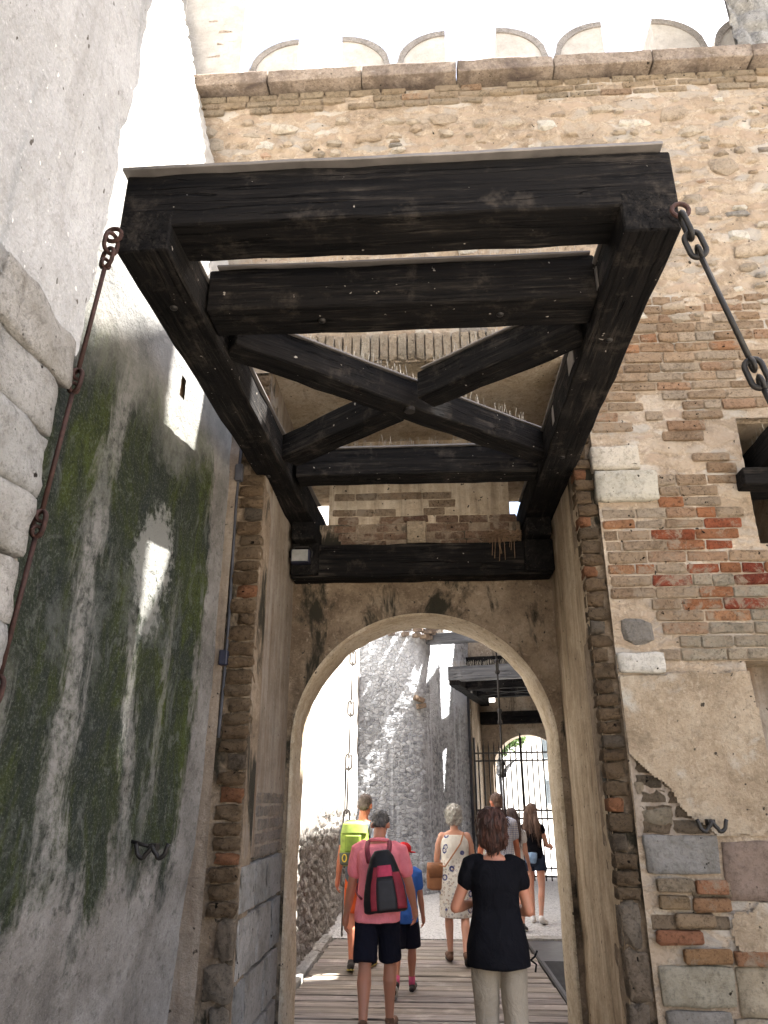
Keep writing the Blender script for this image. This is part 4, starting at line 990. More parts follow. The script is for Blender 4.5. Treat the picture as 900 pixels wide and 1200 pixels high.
for yy in (-1.6, -.2): beam('cross_beam', (-.87, yy, .02), (.82, yy, .02), .2, .2, wx, f2)
beam('brace', (-.85, -1.45, .03), (.80, -.35, .03), .16, .16, wx, f2)
for a, b in (((.80, -1.45), (.05, -.96)), ((-.10, -.84), (-.85, -.35))): beam('brace', (*a, .025), (*b, .025), .16, .16, wx, f2)
spikes(f2, [((-1.08, -2.4, .39), (1.04, -2.4, .39), 90)], lambda x, y, z: (x, y, z))
tb = thing('tie_beam', 'grey timber tie beam spanning high from the cobbled tower to the side wall', 'beam', (0, 15.6, 4.74))
beam('timber', (-.02, 0.1, 0), (3.2, -.5, .02), .2, .22, M['wood_grey'], tb)
spikes(tb, [((0, 0.1, .225), (3.1, -.5, .245), 110)], lambda x, y, z: (x, y, z))
# iron gate
ig = thing('iron_gate', 'tall dark iron bar gate with spiked tops across the second archway', 'gate', (2.07, 17.74, 0), RZ)
rails = (.12, .28, 1.26, 1.43, 2.48, 2.65)
bm = bmesh.new(); tube(bm, [(0, 0, .03), (0, 0, 2.78), (0, 0, 2.90)], [.017, .017, .002], 6); bme = bpy.data.meshes.new('gate_bar'); bm.to_mesh(bme); bm.free(); bme.materials.append(M['iron'])
for z in rails: box_obj('gate_rail', (-1.06, -.014, z - .018), (1.06, .014, z + .018), M['iron'], ig)
for k in range(17):
    o = bpy.data.objects.new('gate_bar', bme); COL.objects.link(o); o.parent = ig; o.location = (-.98 + k * .1225, 0, 0)
    if k in (8,): o.scale = (2.0, 2.0, 1.06)
for x in (-1.07, 1.07):
    box_obj('gate_post', (x - .022, -.022, 0), (x + .022, .022, 3.0), M['iron'], ig, .004)
bm = bmesh.new(); tube(bm, [(0, 0, .0), (0, 0, 4.3)], .03, 8); dp = from_bm('drain_pipe', bm, M['pipe'], None, True); dp.location = (.93, 17.85, 0); setp(dp, 'thin grey drain pipe beside the left edge of the second gate', 'pipe')

# far houses and tree in the sunlit court
def house(label, loc, rz, w, d, h, wins):
    t = thing('house', label, 'house', loc, rz)
    bm = bmesh.new(); box(bm, (0, 0, 0), (w, d, h)); from_bm('wall', bm, M['house'], t)
    bm = bmesh.new(); r1 = [bm.verts.new(p) for p in ((-.3, -.3, h), (w + .3, -.3, h), (w + .3, d + .3, h), (-.3, d + .3, h))]; r2 = [bm.verts.new(p) for p in ((-.3 + .4, d / 2, h + 1.2), (w - .1, d / 2, h + 1.2))]
    bm.faces.new(r1[::-1]); bm.faces.new((r1[0], r1[1], r2[1], r2[0])); bm.faces.new((r1[2], r1[3], r2[0], r2[1])); bm.faces.new((r1[1], r1[2], r2[1])); bm.faces.new((r1[3], r1[0], r2[0])); from_bm('roof', bm, M['roof'], t)
    for x, z in wins:
        wn_ = box_obj('window', (x - .36, -.06, z), (x + .36, -.003, z + 1.05), M['shutter'], t, .01)
        for s in (-1, 1): box_obj('pane', (x + s * .165 - .13, -.075, z + .1), (x + s * .165 + .13, -.062, z + .95), M['pane'], wn_)
        box_obj('sill', (x - .44, -.14, z - .1), (x + .44, -.004, z - .005), M['kerb'], t)
    return t
house('white rendered house in full sun beyond the iron gate', (2.0, 27.6, 0), R(60), 16, 8, 9.5, [(5.6, 1.45), (5.6, 3.2), (9.0, 1.45), (9.0, 3.2), (12.4, 3.2), (2.2, 6.5), (5.6, 6.5)])
def tree(label, loc, h, r):
    t = thing('tree', label, 'tree', loc)
    bm = bmesh.new(); tube(bm, [(0, 0, 0), (.1, 0, h * .3), (0, .1, h * .6), (.1, 0, h * .9)], [.09, .07, .05, .02], 8)
    q = random.Random(5)
    for k in range(7):
        a = k * 2.4; z = h * (.55 + .04 * k); tube(bm, [(0, 0, z), (cos(a) * r * .4, sin(a) * r * .4, z + h * .1), (cos(a) * r * .8, sin(a) * r * .8, z + h * .16)], [.09, .06, .015], 6)
    from_bm('trunk', bm, M['wood_grey'], t)
    n = 9000; nr = np.random.default_rng(4)
    cl = nr.normal(size=(60, 3)) * [r * .45, r * .45, h * .075] + [0, 0, h * .88]
    c = cl[nr.integers(0, 60, n)] + nr.normal(size=(n, 3)) * r * .15
    a = nr.normal(size=(n, 3)); a /= np.linalg.norm(a, axis=1)[:, None]; b = np.cross(a, nr.normal(size=(n, 3))); b /= np.linalg.norm(b, axis=1)[:, None]
    s_ = .07
    V = np.concatenate([c - a * s_, c + b * s_ * .45, c + a * s_, c - b * s_ * .45]); i = np.arange(n); F = np.stack([i, i + n, i + 2 * n, i + 3 * n], 1)
    me = bpy.data.meshes.new('crown'); me.from_pydata(V.tolist(), [], F.tolist()); link('crown', me, M['leaf'], t)
tree('green leafy tree showing through the second arch', (2.2, 25.0, 0), 4.1, .75)
# ================================================================== PEOPLE
def cloth_mat(name, col, kind=None, cols=None, rough=.9, var=.12):
    t = NT(name); f = t.noise(160, detail=2, obj=True); n = t.noise(6, detail=4, obj=True)
    c = t.mix(t.mrange(n, .3, .7), tuple(x * (1 - var) for x in col), tuple(min(1, x * (1 + var)) for x in col))
    if kind == 'print':
        v = t.voro(11, feat='F1', obj=True); cc = t.voro(11, feat='F1', obj=True, out='Color'); s = t.n("ShaderNodeSeparateColor"); t.t.links.new(cc, s.inputs[0])
        ring = t.math('MULTIPLY', t.mrange(v, .20, .23), t.mrange(v, .40, .36)); on = t.mrange(s.outputs[0], .50, .52)
        c = t.mix(t.math('MULTIPLY', ring, on), c, (.05, .06, .20))
        c = t.mix(t.math('MULTIPLY', t.mrange(v, .19, .16), on), c, (.50, .52, .55))
        v2 = t.voro(34, feat='F1', obj=True); c2 = t.voro(34, feat='F1', obj=True, out='Color'); s2 = t.n("ShaderNodeSeparateColor"); t.t.links.new(c2, s2.inputs[0])
        zz = t.axis(2, True)
        low = t.mrange(zz, 1.08, .95)
        c = t.mix(t.math('MULTIPLY', t.math('MULTIPLY', t.mrange(v2, .40, .36), t.mrange(v2, .17, .2)), t.math('MULTIPLY', low, .8)), c, t.mix(s2.outputs[1], (.42, .26, .14), (.22, .24, .30)))
    if kind == 'check':
        w = t.n("ShaderNodeTexWave"); t.t.links.new(t.vec((1, 1, 0), True), w.inputs[0]); w.inputs['Scale'].default_value = 14; w.bands_direction = 'X'
        w2 = t.n("ShaderNodeTexWave"); t.t.links.new(t.pos(True), w2.inputs[0]); w2.inputs['Scale'].default_value = 14; w2.bands_direction = 'Z'
        c = t.mix(t.math('MULTIPLY', t.mrange(w.outputs['Fac'], .6, .7), .6), c, cols); c = t.mix(t.math('MULTIPLY', t.mrange(w2.outputs['Fac'], .6, .7), .6), c, cols)
    fo = t.noise(1.0, sc=(9, 9, 5), detail=4, rough=.6, dist=1.2, obj=True); t.bump(f, .3, .002); t.bump(n, .35, .02); t.bump(fo, .7, .03)
    c = t.mix(t.mrange(fo, .5, .7, 0, .18), c, tuple(min(1, x * 1.5 + .01) for x in col))
    return t.done(c, rough, spec=.06)
def skin_mat(name, col):
    t = NT(name); n = t.noise(9, detail=4, obj=True); c = t.mix(t.mrange(n, .3, .7), col, tuple(min(1, a * b) for a, b in zip(col, (1.1, .92, .86))))
    t.b.inputs['Subsurface Weight'].default_value = .08; t.b.inputs['Subsurface Radius'].default_value = (.02, .008, .004)
    return t.done(c, .5, spec=.4)
def hair_mat(name, c1, c2, sc=(60, 60, 5)):
    t = NT(name); n = t.noise(1, sc=sc, detail=5, rough=.7, obj=True); c = t.ramp(n, [(.35, c1), (.65, c2)]); t.bump(n, 1.0, .02); return t.done(c, .55, spec=.5)
SK = [skin_mat('tanned_skin', (.46, .225, .145)), skin_mat('pale_skin', (.56, .32, .235)), skin_mat('sunburnt_skin', (.50, .20, .12)), skin_mat('warm_skin', (.43, .20, .125))]
def V3(*a): return Vector(a)
class Person:
    def __init__(s, label, loc, H, heading=0, fem=False, legs=((.2, .1, 0), (-.25, .35, .5)), arms=((.12, .0, .15), (.12, 0, .15)), lean=.05, head=(.1, 0), skin=0, vox=.009, wide=1.0, side=0.0):
        s.k = k = H / 1.74; s.fem = fem; s.vox = vox; s.skin = SK[skin]
        s.t = thing('person', label, 'person', (loc[0], loc[1], loc[2] if len(loc) > 2 else 0), heading, 'visitors walking through the gate')
        hw = .088 * k; th, sh, an = .43 * k, .41 * k, .075 * k
        J = s.J = {}
        low = 9
        for i, sg in ((0, -1), (1, 1)):
            h, kn, fp = legs[i]
            hip = V3(sg * hw, 0, 0); knee = hip + th * V3(sg * .02, sin(h), -cos(h)); ank = knee + sh * V3(-sg * .02, sin(h - kn), -cos(h - kn))
            toe = ank + k * V3(sg * .03, .17 * cos(fp) - .06 * sin(fp), -.05 * cos(fp) - .17 * sin(fp)); heel = ank + k * V3(0, -.055 * cos(fp) - .05 * sin(fp), -.05 * cos(fp) + .055 * sin(fp))
            J['hip', i], J['knee', i], J['ank', i], J['toe', i], J['heel', i] = hip, knee, ank, toe, heel
            low = min(low, toe.z - .028 * k, heel.z - .028 * k)
        up = V3(side, sin(lean), cos(lean)).normalized(); s.up = up
        for key in list(J): J[key] = J[key] + V3(0, 0, -low)
        pel = V3(0, 0, -low); J['pel'] = pel
        shw = (.165 if fem else .19) * k * wide
        s.W = wide
        if fem: s.sec = [(-.10, .150, .11), (-.02, .172, .12), (.06, .165, .115), (.20, .125, .095), (.34, .148, .11), (.43, .160, .10), (.49, .13, .075), (.525, .07, .06)]
        else: s.sec = [(-.10, .14, .10), (-.02, .165, .118), (.08, .160, .115), (.20, .155, .11), (.34, .178, .122), (.43, .190, .112), (.495, .15, .085), (.53, .075, .065)]
        J['neck'] = pel + up * .525 * k
        Mh = (Matrix.Rotation(head[1], 3, 'Z') @ Matrix.Rotation(-head[0], 3, 'X')); s.Mh = Mh
        J['head'] = J['neck'] + up * .06 * k + Mh @ V3(0, .015, .115) * k
        for i, sg in ((0, -1), (1, 1)):
            ab, fl, el = arms[i][:3]; inw = arms[i][3] if len(arms[i]) > 3 else 0
            shd = pel + up * .455 * k + V3(sg * shw, 0, 0)
            d1 = V3(sg * sin(ab), sin(fl) * cos(ab), -cos(fl) * cos(ab)); elb = shd + d1 * .285 * k
            d2 = V3(sg * sin(ab - inw), sin(fl + el) * cos(ab - inw), -cos(fl + el) * cos(ab - inw)); wr = elb + d2 * .245 * k
            J['sh', i], J['el', i], J['wr', i], J['fd', i] = shd, elb, wr, d2
        s.body()
    def c(s, off): return s.J['pel'] + s.up * off * s.k
    def body(s):
        J, k = s.J, s.k; bm = bmesh.new(); f = .92 if s.fem else 1.0
        loft(bm, [(s.c(o), (rx - .006) * k * s.W, (ry - .006) * k) for o, rx, ry in s.sec])
        limb(bm, [s.c(.49), J['neck'] + s.up * .03 * k, J['head'] - s.Mh @ V3(0, .01, .07) * k], [.062 * k * f, .054 * k * f, .055 * k * f])
        # head
        hd = J['head']; Mh = s.Mh
        def hp(x, y, z): return hd + Mh @ V3(x, y, z) * k
        M4 = Mh.to_4x4()
        ellip(bm, hp(0, -.012, .025), (.074 * k, .094 * k, .093 * k), Mh); ellip(bm, hp(0, .018, -.045), (.058 * k, .07 * k, .07 * k), Mh); ellip(bm, hp(0, .055, -.085), (.032 * k, .028 * k, .025 * k), Mh)
        limb(bm, [hp(0, .085, .012), hp(0, .105, -.022)], [.009 * k, .014 * k], 8)
        limb(bm, [hp(-.022, .084, -.055), hp(.022, .084, -.055)], [.009 * k, .009 * k], 8)
        limb(bm, [hp(-.045, .078, .022), hp(.045, .078, .022)], [.01 * k, .01 * k], 8)
        for sg in (-1, 1): ellip(bm, hp(sg * .077, -.008, -.012), (.012 * k, .022 * k, .034 * k), Mh, 2)
        for i, sg in ((0, -1), (1, 1)):
            a, b, c = J['sh', i], J['el', i], J['wr', i]
            limb(bm, [a - V3(sg * .03 * k, 0, .0), a.lerp(b, .35), b], [.056 * k * f, .048 * k * f, .040 * k * f])
            limb(bm, [b, b.lerp(c, .3), c], [.040 * k * f, .042 * k * f, .027 * k * f])
            # hand: palm, four fingers, thumb
            d = J['fd', i]; side = V3(0, 1, 0) - d * d.y; side = side.normalized() if side.length > .3 else V3(0, 0, 1); nrm = d.cross(side).normalized() * (-1 if i else 1)   # nrm: towards the body
            P = lambda u, v, w: c + d * u * k + side * v * k + nrm * w * k
            limb(bm, [P(.0, 0, 0), P(.035, .0, 0), P(.08, 0, .004)], [.026 * k, .030 * k, .028 * k]); limb(bm, [P(.05, -.028, 0), P(.085, -.03, .003)], [.014 * k, .013 * k]); limb(bm, [P(.05, .026, 0), P(.085, .028, .003)], [.014 * k, .013 * k])
            for q, (v, L) in enumerate(((.034, .066), (.0125, .076), (-.010, .070), (-.033, .054))):
                v2 = v * 1.25
                limb(bm, [P(.080, v, .003), P(.080 + L * .5, v2, .010), P(.080 + L * .85, v2, .026 + .004 * q), P(.080 + L, v2, .042 + .005 * q)], [.0098 * k, .0092 * k, .0085 * k, .0075 * k], 8)
            limb(bm, [P(.02, .022, .004), P(.052, .050, .014), P(.085, .058, .022)], [.014 * k, .012 * k, .0095 * k], 8)
            # leg
            h, kn, an, toe, heel = (J[x, i] for x in ('hip', 'knee', 'ank', 'toe', 'heel'))
            limb(bm, [h, h.lerp(kn, .5), kn], [.088 * k, .07 * k, .053 * k])
            bk = V3(0, -.016 * k, 0)
            limb(bm, [kn, kn.lerp(an, .3) + bk, kn.lerp(an, .65) + bk * .4, an], [.051 * k, .056 * k * (0.95 if s.fem else 1.05), .042 * k, .033 * k])
            limb(bm, [heel, an - V3(0, 0, .02 * k), toe], [.03 * k, .034 * k, .024 * k])
        s.b = voxel('body', bm, s.vox, s.skin, s.t, 5)
    def wr(s, amp, sc=7): return lambda co: fbm(co * np.array([1, 1, .6]), sc, 3, 77) * amp
    def top(s, name, mat, hem=-.08, sleeve=.5, inf=.014, bag=0.0, flare=.0, neck=True, wrinkle=.016, hemshape=None):
        J, k = s.J, s.k; bm = bmesh.new()
        offs = [o for o, _, _ in s.sec]; RX = [r for _, r, _ in s.sec]; RY = [r for _, _, r in s.sec]
        zs = [hem] + [o for o in (-.02, .08, .20, .34, .43, .49) if o > hem + .02] + ([.512] if neck else [])
        def rad(o):
            rx, ry = np.interp(o, offs, RX), np.interp(o, offs, RY)
            hipx = np.interp(o, [-.1, .34], [RX[1], RX[4]])
            rx = rx + (max(rx, hipx) - rx) * bag; ry = ry + bag * .012
            fl = flare * max(0, (.15 - o)) ; return rx + inf + fl, ry + inf + fl
        L = []
        for o in zs:
            rx, ry = rad(o)
            if o > .5: rx, ry = .088, .076
            L.append((s.c(o), rx * k * s.W, ry * k))
        loft(bm, L)
        if sleeve > 0:
            for i, sg in ((0, -1), (1, 1)):
                a, b = J['sh', i], J['el', i]; limb(bm, [a - V3(sg * .05 * k, 0, -.012 * k), a, a.lerp(b, sleeve)], [.058 * k + inf * .3, .060 * k + inf * .35, .056 * k + inf * .4])
        o = voxel(name, bm, s.vox, mat, s.t, 6, s.wr(wrinkle)); return o
    def legs(s, name, mat, length, inf=.018, wrinkle=.010, waist=.06, r_end=None):
        J, k = s.J, s.k; bm = bmesh.new()
        loft(bm, [(s.c(-.115), .135 * k, .105 * k), (s.c(-.05), (s.sec[1][1] + .010) * k * s.W, .126 * k), (s.c(0), (s.sec[1][1] + .010) * k * s.W, .126 * k), (s.c(waist), (s.sec[2][1] + .006) * k * s.W, .118 * k)])
        for i in (0, 1):
            h, kn, an = J['hip', i], J['knee', i], J['ank', i]
            if length <= 1: P, Rr = [h, h.lerp(kn, length * .5), h.lerp(kn, length)], [.094, .080 + inf, (.066 if r_end is None else r_end) + inf]
            else: P, Rr = [h, h.lerp(kn, .5), kn, kn.lerp(an, .5) + V3(0, -.006, 0), kn.lerp(an, length - 1)], [.094, .076 + inf, .058 + inf, .056 + inf, .046 + inf if r_end is None else r_end]
            tube(bm, P, [r * k for r in Rr], 18)
            ellip(bm, h, (.096 * k,) * 3, None, 2)
        return voxel(name, bm, s.vox, mat, s.t, 5, s.wr(wrinkle))
    def shoes(s, mat, sole=None, sock=None, tall=.0):
        J, k = s.J, s.k
        for i in (0, 1):
            an, toe, heel = J['ank', i], J['toe', i], J['heel', i]; bm = bmesh.new(); d = (toe - heel).normalized()
            limb(bm, [heel - d * .008 * k, heel.lerp(toe, .4), toe + d * .02 * k], [.036 * k, .040 * k, .034 * k]); limb(bm, [heel.lerp(toe, .15) + V3(0, 0, .02 * k), an - V3(0, 0, .01 * k)], [.038 * k, .041 * k])
            o = voxel('shoe', bm, s.vox * .9, mat, s.t, 3)
            if sole is not None:
                n = d.cross(V3(1, 0, 0)).normalized(); n = n if n.z < 0 else -n; bm = bmesh.new()
                P = [(heel - d * .035 * k), heel.lerp(toe, .45), toe + d * .05 * k]
                M = Matrix((V3(1, 0, 0), d, -n)).transposed().to_4x4()
                loft_pts = []
                for w in (.022, .036):
                    ring = []
                    for a in np.linspace(0, 2 * pi, 20, endpoint=False):
                        u = .5 + .5 * cos(a); wd = (.030 + .016 * u) * sin(a)
                        p = P[0].lerp(P[2], u) + V3(1, 0, 0) * wd * k + n * w * k; ring.append(bm.verts.new(p))
                    loft_pts.append(ring)
                for q in range(20): bm.faces.new((loft_pts[0][q], loft_pts[0][(q + 1) % 20], loft_pts[1][(q + 1) % 20], loft_pts[1][q]))
                bm.faces.new(loft_pts[0]); bm.faces.new(loft_pts[1][::-1]); from_bm('sole', bm, sole, o)
            if sock is not None:
                bm = bmesh.new(); kn = J['knee', i]; tube(bm, [an - V3(0, 0, .02 * k), an.lerp(kn, .22)], [.040 * k, .043 * k], 14); from_bm('sock', bm, sock, s.t, True)
    def hair(s, mat, style):
        hd, k, Mh = s.J['head'], s.k, s.Mh; bm = bmesh.new()
        def e(c, r, rot=None): ellip(bm, hd + Mh @ V3(*c) * k, tuple(x * k for x in r), Mh)
        amp, sc = .004, np.array([60, 60, 20])
        if style == 'short': e((0, -.024, .034), (.079, .092, .092)); e((0, -.055, -.03), (.062, .048, .055)); amp = .003
        if style == 'bob': e((0, -.022, .03), (.110, .120, .114)); e((0, -.045, -.04), (.108, .082, .095)); e((-.055, -.04, -.08), (.05, .058, .055)); e((.055, -.04, -.08), (.05, .058, .055)); e((0, -.062, -.11), (.062, .046, .05)); amp = .015; sc = np.array([34, 34, 9])
        if style == 'curly': e((0, -.022, .032), (.104, .112, .106)); e((-.03, -.05, -.045), (.075, .065, .07)); e((.03, -.05, -.045), (.075, .065, .07)); amp = .024; sc = np.array([30, 30, 30])
        if style == 'long':
            e((0, -.02, .03), (.090, .106, .104)); e((0, -.055, -.06), (.085, .06, .10))
            q = [hd + Mh @ V3(.0, -.06, -.02) * k, hd + V3(.0, -.105, -.16) * k, hd + V3(-.01, -.125, -.30) * k, hd + V3(-.02, -.115, -.40) * k]
            for dx in (-.06, 0, .06): limb(bm, [p + V3(dx * k * (1 + .35 * n), 0.005 * n, -.03 * abs(dx) * n) for n, p in enumerate(q)], [.055 * k, .052 * k, .045 * k, .016 * k])
            amp = .018; sc = np.array([26, 26, 8])
        o = voxel('hair', bm, max(.006, s.vox * .8), mat, s.t, 3, lambda co: fbm(co * sc, 1, 3, 33) * amp)
        r = random.Random(len(style)); vs = o.data.vertices; bm = bmesh.new()
        n_, L0, L1, fl = {'short': (140, .012, .03, .5), 'bob': (320, .03, .07, .16), 'curly': (380, .03, .06, .8), 'long': (420, .09, .20, .10)}[style]
        for _ in range(n_):
            v = vs[r.randrange(len(vs))]; p0 = v.co.copy(); nn = v.normal.copy(); dn = Vector((0, 0, -1)); tg = dn - nn * dn.dot(nn)
            if tg.length < .15: tg = Vector((r.uniform(-1, 1), r.uniform(-1, 1), -.4))
            tg.normalize(); tg = (tg + Vector((r.uniform(-1, 1), r.uniform(-1, 1), r.uniform(-1, 1))) * fl).normalized(); L = r.uniform(L0, L1) * k
            tube(bm, [p0 - nn * .003, p0 + nn * .006 * k + tg * L * .5, p0 + nn * r.uniform(.002, .014) * k + tg * L], [.0028 * k, .0024 * k, .0006 * k], 4)
        setp(from_bm('hair_strand', bm, mat, o, True), None, None, None, 'stuff')
        return o
soleW = plain('pale_rubber', (.55, .53, .5), .7); dark_shoe = plain('dark_shoe', (.03, .026, .024), .7); brown_sh = plain('brown_sandal', (.12, .06, .035), .7)
blackc = cloth_mat('black_cotton', (.006, .006, .008)); navy = cloth_mat('dark_navy_cotton', (.012, .012, .020)); denim = cloth_mat('dark_denim', (.022, .03, .05))

# man in pink polo
p = Person('man in coral pink polo shirt and dark shorts wearing a red and black backpack', (-.43, 6.42, 0), 1.60, 0, False, ((-.30, .32, .75), (.22, .10, 0)), ((.20, .10, .12), (.28, .18, .40, .12)), .27, (.80, -.05), 0, .0065, .95)
p.top('polo_shirt', cloth_mat('coral_pink_pique', (.93, .27, .31)), -.10, .62, .017, .55, .12)
p.legs('shorts', navy, .93, .020, .012, r_end=.074); p.hair(hair_mat('grey_black_hair', (.03, .028, .027), (.16, .15, .145)), 'short'); p.shoes(brown_sh, dark_shoe)
k = p.k; bm = bmesh.new(); nk = p.J['neck']; pts = [nk + V3(.078 * cos(a), .070 * sin(a) + .005, -.012 + .03 * (.5 - .5 * sin(a))) * k for a in np.linspace(0, 2 * pi, 25)]; tube(bm, pts, .014, 8, False); from_bm('collar', bm, bpy.data.materials['coral_pink_pique'], p.t, True)
def backpack(label, person, x, z, mats, w=.15, h=.40, dp=.085, tilt=.0, style=0):
    k = person.k; base = person.c(z) + V3(x, -.205, 0)
    loc = person.t.location + Matrix.Rotation(person.t.rotation_euler[2], 3, 'Z') @ base
    t = thing('backpack', label, 'backpack', loc, person.t.rotation_euler[2]); t.rotation_euler[1] = tilt; t.rotation_euler[0] = -.12
    if style == 0: S_ = [(-.5, .86, .6), (-.47, 1.0, .92), (-.30, 1.0, 1.0), (-.05, .90, .95), (.2, .72, .8), (.40, .52, .6), (.5, .34, .4)]
    else: S_ = [(-.5, .7, .6), (-.46, .92, .9), (-.2, 1.0, 1.0), (.2, .98, 1.0), (.42, .85, .85), (.5, .55, .5)]
    def secs(infl, lo, hi): return [((0, 0, zz * h), w * rx + infl, dp * ry + infl) for zz, rx, ry in S_ if lo <= zz <= hi]
    bm = bmesh.new(); loft(bm, secs(0, -1, 1), 32, 2.8); o = voxel('pack_body', bm, .008, mats[0], t, 3, lambda co: fbm(co, 14, 3, 9) * .006)
    return t, S_
pt, S_ = backpack('black and grey drawstring style backpack with red panels on pink polo', p, .055, .225, [plain('black_nylon', (.008, .008, .010), .6)], .165, .43, .085, -.10)
red = plain('crimson_nylon', (.27, .022, .036), .6); grey_n = plain('grey_nylon', (.032, .030, .033), .6); pinkn = plain('pink_webbing', (.60, .06, .12), .7)
def panel(t, name, mat, fn, lo, hi, w, h, dp, S_, push=.010):
    """curved panel following the rear surface of the pack between two x fractions"""
    bm = bmesh.new(); n = 12; m = 6; g_ = []
    for a in range(n + 1):
        zz = lo + (hi - lo) * a / n; x0, x1 = fn(zz); rw = np.interp(zz, [q[0] for q in S_], [q[1] for q in S_]) * w; rd = np.interp(zz, [q[0] for q in S_], [q[2] for q in S_]) * dp
        row = []
        for b in range(m + 1):
            u = x0 + (x1 - x0) * b / m; yy = -rd * (max(0, 1 - abs(u) ** 2.8)) ** (1 / 2.8)
            nx = u * .8; row.append(Vector((u * rw * 1.0 + nx * push, yy - push, zz * h)))
        g_.append(row)
    front = [[bm.verts.new(q) for q in r_] for r_ in g_]; back = [[bm.verts.new(q + Vector((0, .012, 0))) for q in r_] for r_ in g_]
    for G, fl in ((front, 0), (back, 1)):
        for a in range(n):
            for b in range(m):
                f_ = [G[a][b], G[a][b + 1], G[a + 1][b + 1], G[a + 1][b]]; bm.faces.new(f_[::-1] if fl else f_)
    rim = [(0, b) for b in range(m + 1)] + [(a, m) for a in range(1, n + 1)] + [(n, b) for b in range(m - 1, -1, -1)] + [(a, 0) for a in range(n - 1, 0, -1)]
    for q in range(len(rim)):
        a, b = rim[q], rim[(q + 1) % len(rim)]; bm.faces.new((front[a[0]][a[1]], back[a[0]][a[1]], back[b[0]][b[1]], front[b[0]][b[1]]))
    return from_bm(name, bm, mat, t, True)
panel(pt, 'red_side_panel', red, lambda z: (-.62 + .3 * max(0, z + .1), -.36 + .2 * max(0, z + .1)), -.46, .22, .165, .43, .085, S_)
panel(pt, 'red_side_panel', red, lambda z: (.52 - .05 * z, .93), -.46, .12, .165, .43, .085, S_)
panel(pt, 'grey_pocket', grey_n, lambda z: (-.33 + .2 * max(0, z), .52 - .2 * max(0, z)), -.47, .02, .165, .43, .085, S_)
panel(pt, 'pink_pocket', pinkn, lambda z: (-.30, .55), .06, .24, .165, .43, .085, S_)
bm = bmesh.new(); tube(bm, [(0.0, -.045, -.10), (.004, -.052, -.17)], .006, 6); from_bm('zip_pull', bm, soleW, pt)
def straps(t, person, mat, xs, zt, zb, lowx):
    inv = (Matrix.Translation(t.location) @ t.rotation_euler.to_matrix().to_4x4()).inverted() @ (Matrix.Translation(person.t.location) @ person.t.rotation_euler.to_matrix().to_4x4())
    k = person.k
    for s in (-1, 1):
        bm = bmesh.new()
        pts = [person.c(.36) + V3(s * xs * .75, -.155, 0) * k, person.c(.46) + V3(s * xs, -.125, 0) * k, person.c(.515) + V3(s * xs, -.02, 0.0) * k, person.c(.47) + V3(s * xs * 1.05, .11, 0) * k, person.c(.36) + V3(s * xs * 1.2, .155, 0) * k, person.c(.2) + V3(s * .17, .11, 0) * k, person.c(.12) + V3(s * .185, .0, 0) * k, person.c(.08) + V3(s * lowx, -.14, 0) * k]
        sm = []
        for a in range(len(pts) - 1):
            for q in range(4):
                u = q / 4; p0, p1, p2, p3 = pts[max(a - 1, 0)], pts[a], pts[a + 1], pts[min(a + 2, len(pts) - 1)]
                sm.append(.5 * ((2 * p1) + (p2 - p0) * u + (2 * p0 - 5 * p1 + 4 * p2 - p3) * u * u + (3 * p1 - p0 - 3 * p2 + p3) * u ** 3))
        sm = [inv @ q for q in sm + [pts[-1]]]
        tube(bm, sm, [.020] * 14 + [.009] * (len(sm) - 14), 8); from_bm('strap', bm, mat, t, True)
straps(pt, p, plain('wine_strap', (.22, .03, .05), .7), .095, 0, 0, .13)

# man with lime backpack
p = Person('man in grey t-shirt and orange shorts carrying a lime green rucksack', (-.755, 8.75, 0), 1.70, 0, False, ((-.12, .18, .2), (.22, .12, 0)), ((.16, .02, .2), (.14, .1, .3)), .12, (.45, -.25), 2, .009, 1.04)
p.top('tee_shirt', cloth_mat('slate_grey_cotton', (.10, .11, .125)), -.10, .55, .016, .5)
p.legs('shorts', cloth_mat('orange_red_cotton', (.62, .105, .03)), .92, .02, .012, r_end=.074); p.hair(hair_mat('cropped_brown_hair', (.07, .05, .04), (.17, .13, .11)), 'short'); p.shoes(dark_shoe, plain('yellow_sole', (.55, .45, .12), .7))
gt, S2 = backpack('lime green rucksack with grey base and yellow tab', p, -.075, .30, [plain('lime_nylon', (.25, .34, .05), .6)], .15, .44, .095, 0, 1)
panel(gt, 'grey_base', plain('grey_green_nylon', (.10, .11, .085), .7), lambda z: (-.98, .98), -.49, -.22, .15, .44, .095, S2)
panel(gt, 'green_pocket', plain('deep_lime_nylon', (.20, .29, .035), .6), lambda z: (-.55, .5), -.20, .16, .15, .44, .095, S2, .016)
panel(gt, 'top_flap', plain('bright_lime_nylon', (.28, .38, .07), .6), lambda z: (-.9, .9), .20, .46, .15, .44, .095, S2, .013)
bm = bmesh.new(); tube(bm, [(-.09 + .022 * cos(a), -.105, -.15 + .035 * sin(a)) for a in np.linspace(0, 2 * pi, 14)], .007, 6, False); from_bm('yellow_tab', bm, plain('yellow_cord', (.7, .5, .05), .6), gt)
straps(gt, p, plain('black_strap', (.014, .014, .014), .7), .10, 0, 0, .13)

